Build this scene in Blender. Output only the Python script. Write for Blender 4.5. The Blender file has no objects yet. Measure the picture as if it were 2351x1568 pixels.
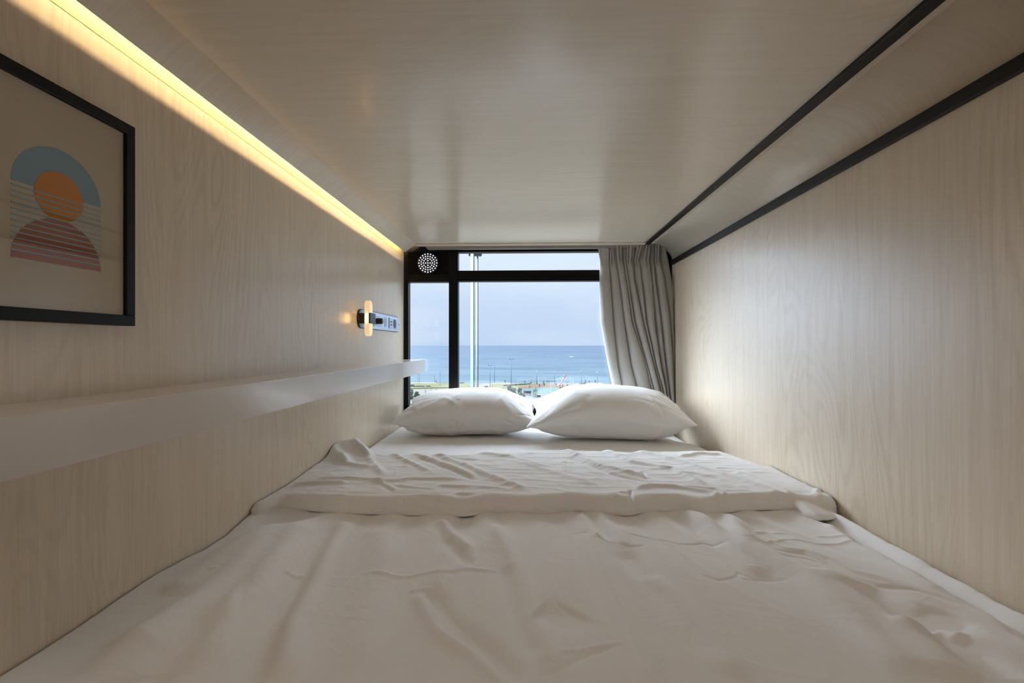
import bpy, bmesh, math, random
import numpy as np
from mathutils import Vector, Matrix
C = bpy.context.scene.collection
PI = math.pi
F = 1075.0; TH = 0.0321; CX, HY = 1175.5, 793.0
cT, sT = math.cos(TH), math.sin(TH)
GZ = -20.0                       # street and beach level below the bunk's eye height

# ---------------------------------------------------------------- surveying helpers (photo measurements -> metres)
def ray(px, py):
    a = (px-CX)/F
    return Vector((a*cT-sT, a*sT+cT, -(py-HY)/F))      # per metre of depth
def atd(px, py, d): return ray(px, py)*d
def atz(px, py, z):
    r = ray(px, py); return r*(z/r.z)
def aty(px, py, y):
    r = ray(px, py); return r*(y/r.y)

# ---------------------------------------------------------------- mesh helpers
def link(o): C.objects.link(o); return o
def obj(name, bm, mat, parent=None, smooth=False):
    me = bpy.data.meshes.new(name)
    bmesh.ops.recalc_face_normals(bm, faces=bm.faces)
    bm.to_mesh(me); bm.free()
    if smooth: me.polygons.foreach_set('use_smooth', [True]*len(me.polygons))
    if mat: me.materials.append(mat)
    o = link(bpy.data.objects.new(name, me))
    if parent is not None:
        o.parent = parent
        o.matrix_parent_inverse = Matrix.Translation(-parent.location) if parent.rotation_euler.z == 0 else parent_matrix(parent).inverted()
    return o
def parent_matrix(p): return Matrix.Translation(p.location) @ p.rotation_euler.to_matrix().to_4x4()
def tag(o, label=None, cat=None, group=None, kind=None):
    if label: o['label'] = label
    if cat: o['category'] = cat
    if group: o['group'] = group
    if kind: o['kind'] = kind
    return o
def thing(name, label, cat, loc=(0,0,0), group=None):
    o = link(bpy.data.objects.new(name, None)); o.location = loc; o.empty_display_size = .05
    return tag(o, label, cat, group)
def B(): return bmesh.new()
def box(bm, x0, x1, y0, y1, z0, z1, bev=0, seg=2):
    r = bmesh.ops.create_cube(bm, size=1)
    for v in r['verts']:
        v.co = Vector((x0+(v.co.x+.5)*(x1-x0), y0+(v.co.y+.5)*(y1-y0), z0+(v.co.z+.5)*(z1-z0)))
    if bev:
        es = list({e for v in r['verts'] for e in v.link_edges})
        bmesh.ops.bevel(bm, geom=es, offset=bev, segments=seg, affect='EDGES', profile=.5)
    return bm
def bx(*a, **k): return box(B(), *a, **k)
def tube(bm, pts, r, n=8, cap=True):
    pts = [Vector(p) for p in pts]; rings = []
    rr = r if isinstance(r, (list, tuple)) else [r]*len(pts)
    for i, p in enumerate(pts):
        t = (pts[min(i+1, len(pts)-1)]-pts[max(i-1, 0)]).normalized()
        up = Vector((0,0,1)) if abs(t.z) < .9 else Vector((0,1,0))
        a = t.cross(up).normalized(); b = t.cross(a)
        rings.append([bm.verts.new(p+(a*math.cos(2*PI*k/n)+b*math.sin(2*PI*k/n))*rr[i]) for k in range(n)])
    for i in range(len(rings)-1):
        for k in range(n):
            bm.faces.new((rings[i][k], rings[i][(k+1)%n], rings[i+1][(k+1)%n], rings[i+1][k]))
    if cap: bm.faces.new(rings[0]); bm.faces.new(rings[-1])
    return bm
def prism(bm, outline, axis, a0, a1):
    """outline: 2D points; axis 'x': (y,z) extruded along x, 'y': (x,z), 'z': (x,y)"""
    def P(p, a):
        return {'x': (a, p[0], p[1]), 'y': (p[0], a, p[1]), 'z': (p[0], p[1], a)}[axis]
    A = [bm.verts.new(P(p, a0)) for p in outline]; Bv = [bm.verts.new(P(p, a1)) for p in outline]
    n = len(outline)
    for i in range(n): bm.faces.new((A[i], A[(i+1)%n], Bv[(i+1)%n], Bv[i]))
    bm.faces.new(A); bm.faces.new(Bv)
    return bm
def ball(bm, c, r, sc=(1,1,1), u=12, v=8):
    s = bmesh.ops.create_uvsphere(bm, u_segments=u, v_segments=v, radius=r)
    for q in s['verts']: q.co = Vector((q.co.x*sc[0]+c[0], q.co.y*sc[1]+c[1], q.co.z*sc[2]+c[2]))
    return bm
def pill(yc, zc, hy, hz, n=14):
    """stadium outline in (y,z), rounded on the shorter axis ends"""
    out = []
    if hz > hy:
        r = hy
        for k in range(n+1): a = PI*k/n; out.append((yc+r*math.cos(a), zc+hz-r+r*math.sin(a)))
        for k in range(n+1): a = PI+PI*k/n; out.append((yc+r*math.cos(a), zc-hz+r+r*math.sin(a)))
    else:
        r = hz
        for k in range(n+1): a = -PI/2+PI*k/n; out.append((yc+hy-r+r*math.cos(a), zc+r*math.sin(a)))
        for k in range(n+1): a = PI/2+PI*k/n; out.append((yc-hy+r+r*math.cos(a), zc+r*math.sin(a)))
    return out
def grid_obj(name, P, mat, parent=None, smooth=True):
    """P: (n,m,3) numpy array of points -> smooth quad sheet"""
    n, m, _ = P.shape
    idx = np.arange(n*m).reshape(n, m)
    q = np.stack([idx[:-1,:-1], idx[1:,:-1], idx[1:,1:], idx[:-1,1:]], -1).reshape(-1, 4)
    return raw_obj(name, P.reshape(-1, 3), q, mat, parent, smooth)
def raw_obj(name, V, q, mat, parent=None, smooth=True):
    me = bpy.data.meshes.new(name)
    me.vertices.add(len(V)); me.vertices.foreach_set('co', V.astype(np.float32).ravel())
    me.loops.add(q.size); me.loops.foreach_set('vertex_index', q.astype(np.int32).ravel())
    me.polygons.add(len(q)); me.polygons.foreach_set('loop_start', (np.arange(len(q))*4).astype(np.int32))
    me.polygons.foreach_set('loop_total', np.full(len(q), 4, np.int32))
    me.polygons.foreach_set('use_smooth', np.full(len(q), smooth))
    me.update(calc_edges=True); me.validate()
    me.materials.append(mat)
    o = link(bpy.data.objects.new(name, me))
    if parent is not None: o.parent = parent; o.matrix_parent_inverse = Matrix.Translation(-parent.location)
    return o

# ---------------------------------------------------------------- numpy noise
def _hash(ix, iy, seed):
    h = (ix.astype(np.int64)*374761393 + iy.astype(np.int64)*668265263 + seed*974711) & 0x7fffffff
    h = ((h ^ (h >> 13))*1274126177) & 0x7fffffff
    return ((h ^ (h >> 16)) & 0xffff)/65535.0
def vnoise(x, y, seed=0):
    ix, iy = np.floor(x), np.floor(y); fx, fy = x-ix, y-iy
    u = fx*fx*fx*(fx*(fx*6-15)+10); v = fy*fy*fy*(fy*(fy*6-15)+10)
    a = _hash(ix, iy, seed); b = _hash(ix+1, iy, seed); c = _hash(ix, iy+1, seed); d = _hash(ix+1, iy+1, seed)
    return (a*(1-u)+b*u)*(1-v)+(c*(1-u)+d*u)*v
def fbm(x, y, seed=0, o=4):
    s = 0; a = .5
    for k in range(o): s = s+a*(vnoise(x*2**k, y*2**k, seed+k*17)-.5); a *= .5
    return s
def ridged(x, y, seed=0, sharp=2.5):
    n = fbm(x, y, seed, 3)*2
    return np.clip(1-np.abs(n)*sharp, 0, 1)**2
def stroke(X, Y, pts, w, h, end=.12):
    """a fabric fold: bump of height h and half width w along a polyline"""
    best = np.full(X.shape, 1e9); tt = np.zeros(X.shape)
    L = [0]
    for a, b in zip(pts, pts[1:]): L.append(L[-1]+math.hypot(b[0]-a[0], b[1]-a[1]))
    for i, (a, b) in enumerate(zip(pts, pts[1:])):
        dx, dy = b[0]-a[0], b[1]-a[1]; l2 = dx*dx+dy*dy+1e-12
        t = np.clip(((X-a[0])*dx+(Y-a[1])*dy)/l2, 0, 1)
        d = np.hypot(X-a[0]-t*dx, Y-a[1]-t*dy)
        m = d < best; best = np.where(m, d, best); tt = np.where(m, (L[i]+t*math.sqrt(l2))/L[-1], tt)
    f = np.clip(np.minimum(tt, 1-tt)/end, 0, 1); f = f*f*(3-2*f)
    return h*np.exp(-(best/w)**2)*(.15+.85*f)*(best < 4*w)
def sstep(a, b, x):
    t = np.clip((x-a)/(b-a), 0, 1); return t*t*(3-2*t)

# ---------------------------------------------------------------- materials
def lin(r, g, b):
    f = lambda c: (c/255/12.92) if c/255 <= .04045 else ((c/255+.055)/1.055)**2.4
    return (f(r), f(g), f(b), 1)
class NT:
    def __init__(s, name):
        s.m = bpy.data.materials.new(name); s.m.use_nodes = True
        s.t = s.m.node_tree; s.b = s.t.nodes['Principled BSDF']; s.out = s.t.nodes['Material Output']
    def n(s, typ, **k):
        nd = s.t.nodes.new(typ)
        for a, v in k.items():
            if a.startswith('_'): setattr(nd, a[1:], v)
            else: nd.inputs[a.replace('__', ' ')].default_value = v
        return nd
    def l(s, a, b): s.t.links.new(a, b)
    def math(s, op, a, b=None, clamp=False):
        nd = s.t.nodes.new('ShaderNodeMath'); nd.operation = op; nd.use_clamp = clamp
        for i, v in enumerate((a, b)):
            if v is None: continue
            if hasattr(v, 'links'): s.l(v, nd.inputs[i])
            else: nd.inputs[i].default_value = v
        return nd.outputs[0]
    def mix(s, f, a, b):
        nd = s.t.nodes.new('ShaderNodeMix'); nd.data_type = 'RGBA'
        for i, v in ((0, f), (6, a), (7, b)):
            if hasattr(v, 'links'): s.l(v, nd.inputs[i])
            else: nd.inputs[i].default_value = v
        return nd.outputs[2]
def plain(name, rgb, rough=.5, metal=0, spec=.5, noise=0, nscale=8, bump=0, bscale=60):
    s = NT(name); s.b.inputs['Roughness'].default_value = rough; s.b.inputs['Metallic'].default_value = metal
    s.b.inputs['Specular IOR Level'].default_value = spec
    c = lin(*rgb)
    tc = s.n('ShaderNodeTexCoord')
    nz = s.n('ShaderNodeTexNoise', Scale=nscale, Detail=4.0); s.l(tc.outputs['Object'], nz.inputs['Vector'])
    k = noise
    lo = tuple(max(0, v*(1-k)) for v in c[:3])+(1,); hi = tuple(min(1, v*(1+k)) for v in c[:3])+(1,)
    s.l(s.mix(nz.outputs[0], lo, hi), s.b.inputs['Base Color'])
    if bump:
        n2 = s.n('ShaderNodeTexNoise', Scale=bscale, Detail=3.0); s.l(tc.outputs['Object'], n2.inputs['Vector'])
        bp = s.n('ShaderNodeBump', Strength=bump, Distance=.002); s.l(n2.outputs[0], bp.inputs['Height']); s.l(bp.outputs[0], s.b.inputs['Normal'])
    return s.m
def wood(name, across, along, light, dark, rough=.34, rot=0, seed=0.0, contrast=1.0, rings=30):
    """bleached veneer; across/along are 3-vectors giving the two grain coordinates from object space"""
    s = NT(name); tc = s.n('ShaderNodeTexCoord')
    def dot(v):
        nd = s.t.nodes.new('ShaderNodeVectorMath'); nd.operation = 'DOT_PRODUCT'
        s.l(tc.outputs['Object'], nd.inputs[0]); nd.inputs[1].default_value = v; return nd.outputs['Value']
    a, b = dot(across), dot(along)
    def vec(sa, sb, z=0.0):
        c = s.t.nodes.new('ShaderNodeCombineXYZ')
        s.l(s.math('MULTIPLY', a, sa), c.inputs[0]); s.l(s.math('MULTIPLY', b, sb), c.inputs[1]); c.inputs[2].default_value = z+seed
        return c.outputs[0]
    def noise(v, sc, det=3.0, dist=0.0):
        n = s.n('ShaderNodeTexNoise', Scale=sc, Detail=det, Roughness=.6, Distortion=dist); s.l(v, n.inputs['Vector']); return n.outputs[0]
    warp = noise(vec(3.2, .75), 1.0, 2.0, .3)
    ringc = s.math('ADD', s.math('MULTIPLY', a, rings), s.math('MULTIPLY', warp, rings*1.1))
    ring = s.math('MULTIPLY', s.math('ADD', s.math('SINE', s.math('MULTIPLY', ringc, 6.28)), 1.0), .5)
    ring = s.math('POWER', ring, 2.2)
    amp = noise(vec(4, 1.1, 5.0), 1.0, 1.0)
    amp = s.math('MULTIPLY', s.math('SUBTRACT', amp, .38), 3.2, True)
    ring = s.math('MULTIPLY', ring, amp)
    fine = noise(vec(330, 7, 2.0), 1.0, 3.0)
    mid = noise(vec(60, 2.2, 9.0), 1.0, 3.0)
    f = s.math('ADD', s.math('MULTIPLY', ring, .38*contrast), s.math('ADD', s.math('MULTIPLY', s.math('SUBTRACT', fine, .5), .95*contrast), s.math('MULTIPLY', s.math('SUBTRACT', mid, .5), .9*contrast)))
    f = s.math('ADD', f, .3, True)
    s.l(s.mix(f, lin(*light), lin(*dark)), s.b.inputs['Base Color'])
    s.b.inputs['Roughness'].default_value = rough; s.b.inputs['Specular IOR Level'].default_value = .8
    bp = s.n('ShaderNodeBump', Strength=.12, Distance=.0006); s.l(fine, bp.inputs['Height']); s.l(bp.outputs[0], s.b.inputs['Normal'])
    return s.m
def fabric(name, rgb, weave=900, bump=.12, crumple=.25, cscale=14, rough=.85, trans=0.0, spec=.2):
    s = NT(name); tc = s.n('ShaderNodeTexCoord')
    s.b.inputs['Base Color'].default_value = lin(*rgb); s.b.inputs['Roughness'].default_value = rough
    s.b.inputs['Specular IOR Level'].default_value = spec
    s.b.inputs['Sheen Weight'].default_value = .15; s.b.inputs['Sheen Roughness'].default_value = .5
    n1 = s.n('ShaderNodeTexNoise', Scale=weave, Detail=2.0); s.l(tc.outputs['Object'], n1.inputs['Vector'])
    b1 = s.n('ShaderNodeBump', Strength=bump, Distance=.0005); s.l(n1.outputs[0], b1.inputs['Height'])
    n2 = s.n('ShaderNodeTexNoise', Scale=cscale, Detail=5.0, Roughness=.55, Distortion=.8); s.l(tc.outputs['Object'], n2.inputs['Vector'])
    r = s.math('ABSOLUTE', s.math('SUBTRACT', n2.outputs[0], .5))
    r = s.math('SUBTRACT', 1.0, s.math('MULTIPLY', r, 9.0, True))
    b2 = s.n('ShaderNodeBump', Strength=crumple, Distance=.004); s.l(r, b2.inputs['Height']); s.l(b1.outputs[0], b2.inputs['Normal'])
    s.l(b2.outputs[0], s.b.inputs['Normal'])
    if trans:
        t = s.n('ShaderNodeBsdfTranslucent'); t.inputs['Color'].default_value = lin(*rgb)
        mx = s.n('ShaderNodeMixShader'); mx.inputs[0].default_value = trans
        s.l(s.b.outputs[0], mx.inputs[1]); s.l(t.outputs[0], mx.inputs[2]); s.l(mx.outputs[0], s.out.inputs[0])
    return s.m
def emit(name, rgb, st):
    s = NT(name); s.b.inputs['Base Color'].default_value = lin(*rgb)
    s.b.inputs['Emission Color'].default_value = lin(*rgb); s.b.inputs['Emission Strength'].default_value = st
    return s.m

LT, DK = (228, 214, 194), (208, 191, 167)
M = {}
M['wood_wall'] = wood('bleached_wood_upright_grain', (0,1,0), (0,0,1), LT, DK, .28, rings=34, contrast=1.25)
M['wood_wall_r'] = wood('bleached_wood_upright_grain_right', (0,1,0), (0,0,1), LT, DK, .36, seed=7.3, rings=30, contrast=1.2)
M['wood_ceiling'] = wood('bleached_wood_cross_grain', (0,1,0), (1,0,0), (226,217,202), (210,196,176), .22, seed=3.1, contrast=.8)
M['wood_cove'] = wood('bleached_wood_bent_grain', (.15,1,0), (.7,0,-.9), (226,217,202), (208,193,172), .3, seed=7.3, contrast=.8, rings=26)
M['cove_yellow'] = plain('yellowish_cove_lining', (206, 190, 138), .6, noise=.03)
M['trim_black'] = plain('black_metal_trim', (14, 12, 11), .4, spec=.35, noise=.15, bump=.05)
M['frame_black'] = plain('black_aluminium', (7, 8, 11), .45, spec=.18, noise=.15, bump=.04)
M['panel_black'] = plain('black_panel', (6, 5, 4), .6, spec=.12, noise=.2)
M['grey_trim'] = plain('satin_grey_metal', (150, 145, 138), .35, metal=.3, noise=.05)
M['lacquer'] = plain('white_lacquer', (214, 207, 200), .16, noise=.01, nscale=3)
M['chrome'] = plain('polished_steel', (214, 219, 226), .12, metal=1, noise=.02)
M['plate'] = plain('brushed_steel', (198, 205, 212), .25, metal=1, noise=.04, bump=.03)
M['dark_plate'] = plain('dark_steel_rim', (36, 40, 48), .3, metal=.7, noise=.1)
M['black_plastic'] = plain('black_plastic', (28, 24, 20), .35, noise=.1)
M['grey_plastic'] = plain('slate_grey_metal', (84, 90, 104), .4, metal=.4, noise=.05)
M['linen'] = fabric('white_cotton_duvet', (236, 233, 230), crumple=.14, cscale=11)
M['sheet'] = fabric('white_cotton_sheet', (238, 236, 234), crumple=.06, cscale=9)
M['pillowcase'] = fabric('white_cotton_pillowcase', (232, 229, 226), crumple=.09, cscale=9)
M['curtain'] = fabric('grey_blackout_cloth', (176, 172, 165), weave=700, crumple=.10, cscale=16, trans=.08)
M['poster'] = plain('cream_art_paper', (196, 182, 160), .8, noise=.01, spec=.2)
M['poster_blue'] = plain('dusty_blue_ink', (128, 158, 170), .8, noise=.03, spec=.2)
M['poster_orange'] = plain('ochre_orange_ink', (204, 128, 34), .8, noise=.03, spec=.2)
M['poster_red'] = plain('brick_brown_ink', (164, 102, 80), .8, noise=.03, spec=.2)
M['picture_frame'] = plain('black_painted_wood', (9, 8, 8), .45, spec=.25, noise=.2, bump=.05)
M['led'] = emit('warm_led_diffuser', (255, 226, 174), 215)
M['lamp_led'] = emit('warm_lamp_led', (255, 206, 130), 22)
s = NT('frosted_acrylic'); s.b.inputs['Base Color'].default_value = lin(250, 232, 200); s.b.inputs['Roughness'].default_value = .45
s.b.inputs['Emission Color'].default_value = lin(255, 218, 160); s.b.inputs['Emission Strength'].default_value = .62
M['acrylic'] = s.m
M['dots'] = emit('painted_daylight_glow', (236, 238, 255), 1.6)  # emission stands in for daylight seen through the vent holes

def glass(name, tint, refl=1.0):
    s = NT(name); s.t.nodes.remove(s.b)
    tr = s.n('ShaderNodeBsdfTransparent'); tr.inputs[0].default_value = tint
    gl = s.n('ShaderNodeBsdfGlossy'); gl.inputs['Roughness'].default_value = .0
    lw = s.n('ShaderNodeLayerWeight')          # Schlick reflection, the same from both faces of the pane
    fr = s.math('ADD', s.math('MULTIPLY', s.math('POWER', lw.outputs['Facing'], 5.0), .96), .04)
    mx = s.n('ShaderNodeMixShader'); s.l(s.math('MULTIPLY', fr, refl), mx.inputs[0])
    s.l(tr.outputs[0], mx.inputs[1]); s.l(gl.outputs[0], mx.inputs[2]); s.l(mx.outputs[0], s.out.inputs[0])
    return s.m
M['glass'] = glass('clear_window_glass', (.985, .995, .99, 1))
M['picture_glass'] = glass('picture_glass', (.98, .98, .98, 1), 1.0)

# ---------------------------------------------------------------- SETTING: the bunk shell
XL, XR, ZC, YE, Y0 = -.65, .75, .52, 2.45, .36
def struct(o, label=None, cat=None): return tag(o, label, cat, kind='structure')
struct(obj('wall_left', bx(XL-.03, XL, Y0, YE, -1.15, .471), M['wood_wall']), 'pale bleached wood wall with upright grain behind the picture and shelf', 'wall')
struct(obj('trim_1', bx(XL-.03, XL+.0004, Y0, YE, .4710, .575), M['cove_yellow']), 'yellowish lining of the light cove above the left wall', 'trim')
struct(obj('wall_right', bx(XR, XR+.03, Y0, YE, -1.15, .58), M['wood_wall_r']), 'pale bleached wood wall with upright grain right of the bed', 'wall')
struct(obj('ceiling', bx(-.575, XR+.03, Y0, YE, ZC, ZC+.055), M['wood_ceiling']), 'pale wood ceiling panel of the bunk with cross grain', 'ceiling')
struct(obj('trim_2', bx(XL-.03, -.575, Y0, YE, .5752, .59), M['cove_yellow']), 'cove lid hidden over the light strip', 'trim')
# bent soffit along the left side of the ceiling (slightly concave)
def strip_profile(p0, p1, sag, n, th):
    a, b = Vector(p0), Vector(p1); t = (b-a).normalized(); nn = Vector((-t.y, t.x))
    top, bot = [], []
    for k in range(n+1):
        f = k/n; q = a.lerp(b, f)+nn*sag*4*f*(1-f)
        bot.append(q); top.append(q+nn*th)
    return [tuple(q) for q in bot]+[tuple(q) for q in reversed(top)]
o = obj('trim_3', prism(B(), strip_profile((-.633, .4845), (-.571, .5215), .005, 10, .004), 'y', Y0, YE-.03), M['wood_cove'])
struct(o, 'sloped wood lip hiding the light strip along the left ceiling edge', 'trim')
# right: bent cove panel between the two black trims
prof = []
for k in range(25):
    a = PI/2*k/24; prof.append((.617+.133*math.sin(a), .436+.086*math.cos(a)))
out = [(x+.004*math.sin(PI/2*k/24), z+.004*math.cos(PI/2*k/24)) for k, (x, z) in enumerate(prof)]
o = obj('trim_4', prism(B(), prof+out[::-1], 'y', Y0, YE), M['wood_cove'], smooth=False)
for p in o.data.polygons:
    if len(p.vertices) == 4: p.use_smooth = True
struct(o, 'curved wood cove panel between the two black trims', 'trim')
struct(obj('trim_5', bx(.597, .622, Y0, YE-.02, ZC-.008, ZC+.002, bev=.0012), M['trim_black']), 'black metal trim running along the ceiling to the curtain', 'trim')
struct(obj('trim_6', bx(XR-.010, XR+.002, Y0, YE-.02, .413, .438, bev=.0014), M['trim_black']), 'black metal trim running along the top of the right wall', 'trim')
# head trim at the window end of the ceiling
bm = prism(B(), [(-.535,.519),(.60,.519),(.60,.499),(-.515,.499)], 'y', 2.41, YE-.012)
struct(obj('trim_7', bm, M['grey_trim']), 'thin grey trim between the ceiling panel and the window', 'trim')
struct(obj('trim_8', bx(-.575, .60, 2.375, 2.409, .512, .5195, bev=.002), M['wood_ceiling']), 'narrow wood batten closing the ceiling panel at the window', 'trim')
# bed base and the aisle the bunk opens onto
struct(obj('wall_front', bx(XL, XR, .42, .45, -1.15, -.60), M['wood_wall']), 'wood front of the bed base', 'wall')
WH = plain('aisle_white_paint', (225, 218, 208), .8, noise=.02)
struct(obj('floor', bx(-1.3, 1.5, -1.75, 2.6, -1.2, -1.15), plain('oak_floor', (168, 140, 108), .5, noise=.1)), 'floor of the aisle under the bunk', 'floor')
struct(obj('wall_back', bx(-1.3, 1.5, -1.78, -1.75, -1.2, 1.4), WH), 'white aisle wall opposite the bunk', 'wall')
struct(obj('wall_aisle', bx(-1.33, -1.3, -1.78, .36, -1.2, 1.4), WH), 'white aisle wall to the left', 'wall')
struct(obj('wall_aisle.001', bx(1.5, 1.53, -1.78, .36, -1.2, 1.4), WH), 'white aisle wall to the right', 'wall')
struct(obj('ceiling.001', bx(-1.33, 1.53, -1.78, .36, 1.4, 1.43), WH), 'white aisle ceiling', 'ceiling')
bm = B(); box(bm, -1.33, XL-.03, .36, .39, -1.2, 1.43); box(bm, XR+.03, 1.53, .36, .39, -1.2, 1.43)
box(bm, XL-.03, XR+.03, .36, .39, .592, 1.43)
struct(obj('wall_bunks', bm, M['wood_wall']), 'wood face around the bunk opening', 'wall')

# ---------------------------------------------------------------- WINDOW
YW = 2.45
def X_(px): return aty(px, HY, YW).x
def Z_(py): return aty(1000, py, YW).z
zt_o, zt_i = .52, Z_(579)
xa, xb, xc, xd = XL-.01, X_(937), X_(1030.5), X_(1051.5)
z_head = Z_(579); z_t1, z_t0 = Z_(621.5), Z_(646); zb = Z_(931)
win = thing('window_1', 'black framed sea view window at the head of the bed', 'window', (0, YW, -.4))
win['kind'] = 'structure'
bm = B()
box(bm, xa, XR+.01, YW, YW+.05, z_head, .60, bev=.002)
box(bm, xa, XR+.01, YW, YW+.05, -.45, zb, bev=.002)
box(bm, xa, xb, YW, YW+.05, zb-.01, z_head+.01, bev=.002)
box(bm, .70, XR+.01, YW, YW+.05, zb-.01, z_head+.01, bev=.002)
obj('window_frame', bm, M['frame_black'], win)
bm = B(); box(bm, xc, xd, YW-.004, YW+.05, zb-.005, z_head+.005, bev=.002)
box(bm, xc+.012, xc+.020, YW-.008, YW+.0, zb, z_t0, bev=.001)
obj('mullion', bm, M['frame_black'], win)
bm = B(); box(bm, xd, .70, YW-.002, YW+.048, z_t0, z_t1, bev=.002); box(bm, xd, .70, YW-.008, YW, z_t0+.012, z_t0+.022, bev=.001)
obj('transom', bm, M['frame_black'], win)
# vent panel over the left light
obj('vent_panel', bx(xb-.002, xc+.002, YW+.002, YW+.046, Z_(631), z_head+.002, bev=.001), M['panel_black'], win)
bm = B(); box(bm, xb, xc, YW-.003, YW+.046, Z_(647.5), Z_(630), bev=.002)
obj('transom', bm, M['frame_black'], win)
vc = aty(982.5, 604, YW)
bm = B(); tube(bm, [(vc.x, YW+.002, vc.z), (vc.x, YW-.002, vc.z)], [.0565, .0555], 48)
vp = obj('round_grille', bm, plain('grille_blue_black', (20, 22, 34), .35, noise=.05), win)
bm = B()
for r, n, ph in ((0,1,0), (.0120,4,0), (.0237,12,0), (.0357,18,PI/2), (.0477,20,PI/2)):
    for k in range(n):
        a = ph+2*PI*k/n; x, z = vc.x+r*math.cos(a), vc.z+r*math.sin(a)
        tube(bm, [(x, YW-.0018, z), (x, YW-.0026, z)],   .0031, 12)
d = obj('painted_daylight_dots', bm, M['dots'], vp); d['label'] = 'rings of white dots glowing like daylight through vent holes'
obj('window_pane', bx(xb-.004, xc+.004, YW+.022, YW+.026, zb-.004, Z_(647.5)+.004), M['glass'], win)
obj('window_pane', bx(xd-.004, .704, YW+.022, YW+.026, zb-.004, z_t0+.004), M['glass'], win)
obj('window_pane', bx(xd-.004, .704, YW+.022, YW+.026, z_t1-.004, z_head+.004), M['glass'], win)
bm = B(); box(bm, xa, XR+.03, YW, YW+.12, -1.2, -.452); box(bm, xa, XR+.03, YW, YW+.12, .602, .9)
struct(obj('wall_back.001', bm, M['panel_black']), 'outer wall below and above the window', 'wall')

# ---------------------------------------------------------------- STRIP LIGHT in the cove
sl = thing('strip_light', 'long warm LED strip hidden in the cove above the left wall', 'light strip', (-.612, 1.4, .56))
obj('channel', bx(-.620, -.604, Y0+.02, 2.36, .559, .5748), M['grey_trim'], sl)
obj('diffuser', bx(-.6172, -.6132, Y0+.03, 2.35, .556, .5595), M['led'], sl)['label'] = 'glowing warm diffuser'

# ---------------------------------------------------------------- SHELF
zs1, zs0, xs = -.0735, -.1400, -.533
obj_ = obj('wall_shelf', bx(XL+.0005, xs, Y0+.02, 2.435, zs0, zs1, bev=.0012), M['lacquer'])
tag(obj_, 'long glossy white ledge shelf running along the left wall to the window', 'shelf')

# ---------------------------------------------------------------- PICTURE
py0, py1, pz0, pz1 = .491, .733, .031, .350
pf = thing('framed_picture', 'abstract print of arch, sun and stripes in a black frame on left wall', 'picture', (XL, .612, .19))
bm = B()
fw, fx = .0165, -.629
for (a0, a1, b0, b1) in ((py0, py1, pz1-fw, pz1), (py0, py1, pz0, pz0+fw), (py0, py0+fw, pz0+fw, pz1-fw), (py1-fw, py1, pz0+fw, pz1-fw)):
    box(bm, XL+.001, fx, a0, a1, b0, b1, bev=.0012)
obj('frame', bm, M['picture_frame'], pf)
px_ = XL+.0150
obj('poster', bx(XL+.002, px_, py0+fw-.002, py1-fw+.002, pz0+fw-.002, pz1-fw+.002), M['poster'], pf)
def artp(x, y):
    r = ray(x, y); t = px_/r.x; return (t*r.y, t*r.z)
yc_ = (artp(24, 500)[0]+artp(230.5, 500)[0])/2; R_ = (artp(230.5, 500)[0]-artp(24, 500)[0])/2
def arc(yc, zc, r, a0, a1, n=48): return [(yc+r*math.cos(a0+(a1-a0)*k/n), zc+r*math.sin(a0+(a1-a0)*k/n)) for k in range(n+1)]
zA = (artp(24, 413)[1]+artp(230, 475)[1])/2; zD = (artp(24, 592)[1]+artp(230, 621)[1])/2
obj('arch_shape', prism(B(), arc(yc_, zA, R_, 0, PI), 'x', px_, px_+.0004), M['poster_blue'], pf)['label'] = 'dusty blue half disc'
zS = (artp(130, 396)[1]+artp(152, 511)[1])/2
r1 = (artp(190, 450)[0]-artp(78.5, 450)[0])/2; yS = (artp(190, 450)[0]+artp(78.5, 450)[0])/2
obj('sun_shape', prism(B(), arc(yS, zS, r1, 0, 2*PI, 64)[:-1], 'x', px_, px_+.0007), M['poster_orange'], pf)['label'] = 'ochre orange disc'
obj('dome_shape', prism(B(), arc(yc_, zD, R_, 0, PI), 'x', px_, px_+.0006), M['poster_red'], pf)['label'] = 'brick brown half disc'
bm = B()
for k in range(12):
    z = zA-(zA-zD)*(k+1)/13.0+.002
    box(bm, px_, px_+.0009, yc_-R_, yc_+R_, z-.0009, z+.0009)
obj('stripes', bm, plain('pale_blue_ink', (150, 176, 184), .8, noise=.02, spec=.2), pf)['label'] = 'thin pale blue stripes'
obj('glazing', bx(XL+.0175, XL+.0183, py0+fw-.001, py1-fw+.001, pz0+fw-.001, pz1-fw+.001), M['picture_glass'], pf)

# ---------------------------------------------------------------- WALL LAMP PLATE
ZP = .1045
pl = thing('wall_lamp', 'steel wall plate with frosted pill lamp, knob and socket by the window', 'wall lamp', (XL, 2.06, ZP))
obj('back_plate', prism(B(), pill(2.06, ZP, .292, .0375), 'x', XL+.0005, XL+.005), M['dark_plate'], pl)
plate = obj('face_plate', prism(B(), pill(2.06, ZP, .2895, .0352), 'x', XL+.005, XL+.0062), M['chrome'], pl)
obj('lamp_body', bx(XL+.006, -.601, 1.772, 1.832, ZP-.0195, ZP+.0195, bev=.001), M['black_plastic'], pl)
obj('lamp_cap', bx(-.6012, -.5985, 1.771, 1.833, ZP-.0205, ZP+.0205, bev=.0008), M['grey_plastic'], pl)['label'] = 'slate grey end cap'
def pillb(x0, x1, hy, hz, bev):
    bm = prism(B(), pill(1.791, ZP, hy, hz, 28), 'x', x0, x1)
    es = [e for e in bm.edges if abs(e.verts[0].co.x-e.verts[1].co.x) < 1e-6]
    bmesh.ops.bevel(bm, geom=es, offset=bev, segments=3, affect='EDGES'); return bm
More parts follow.
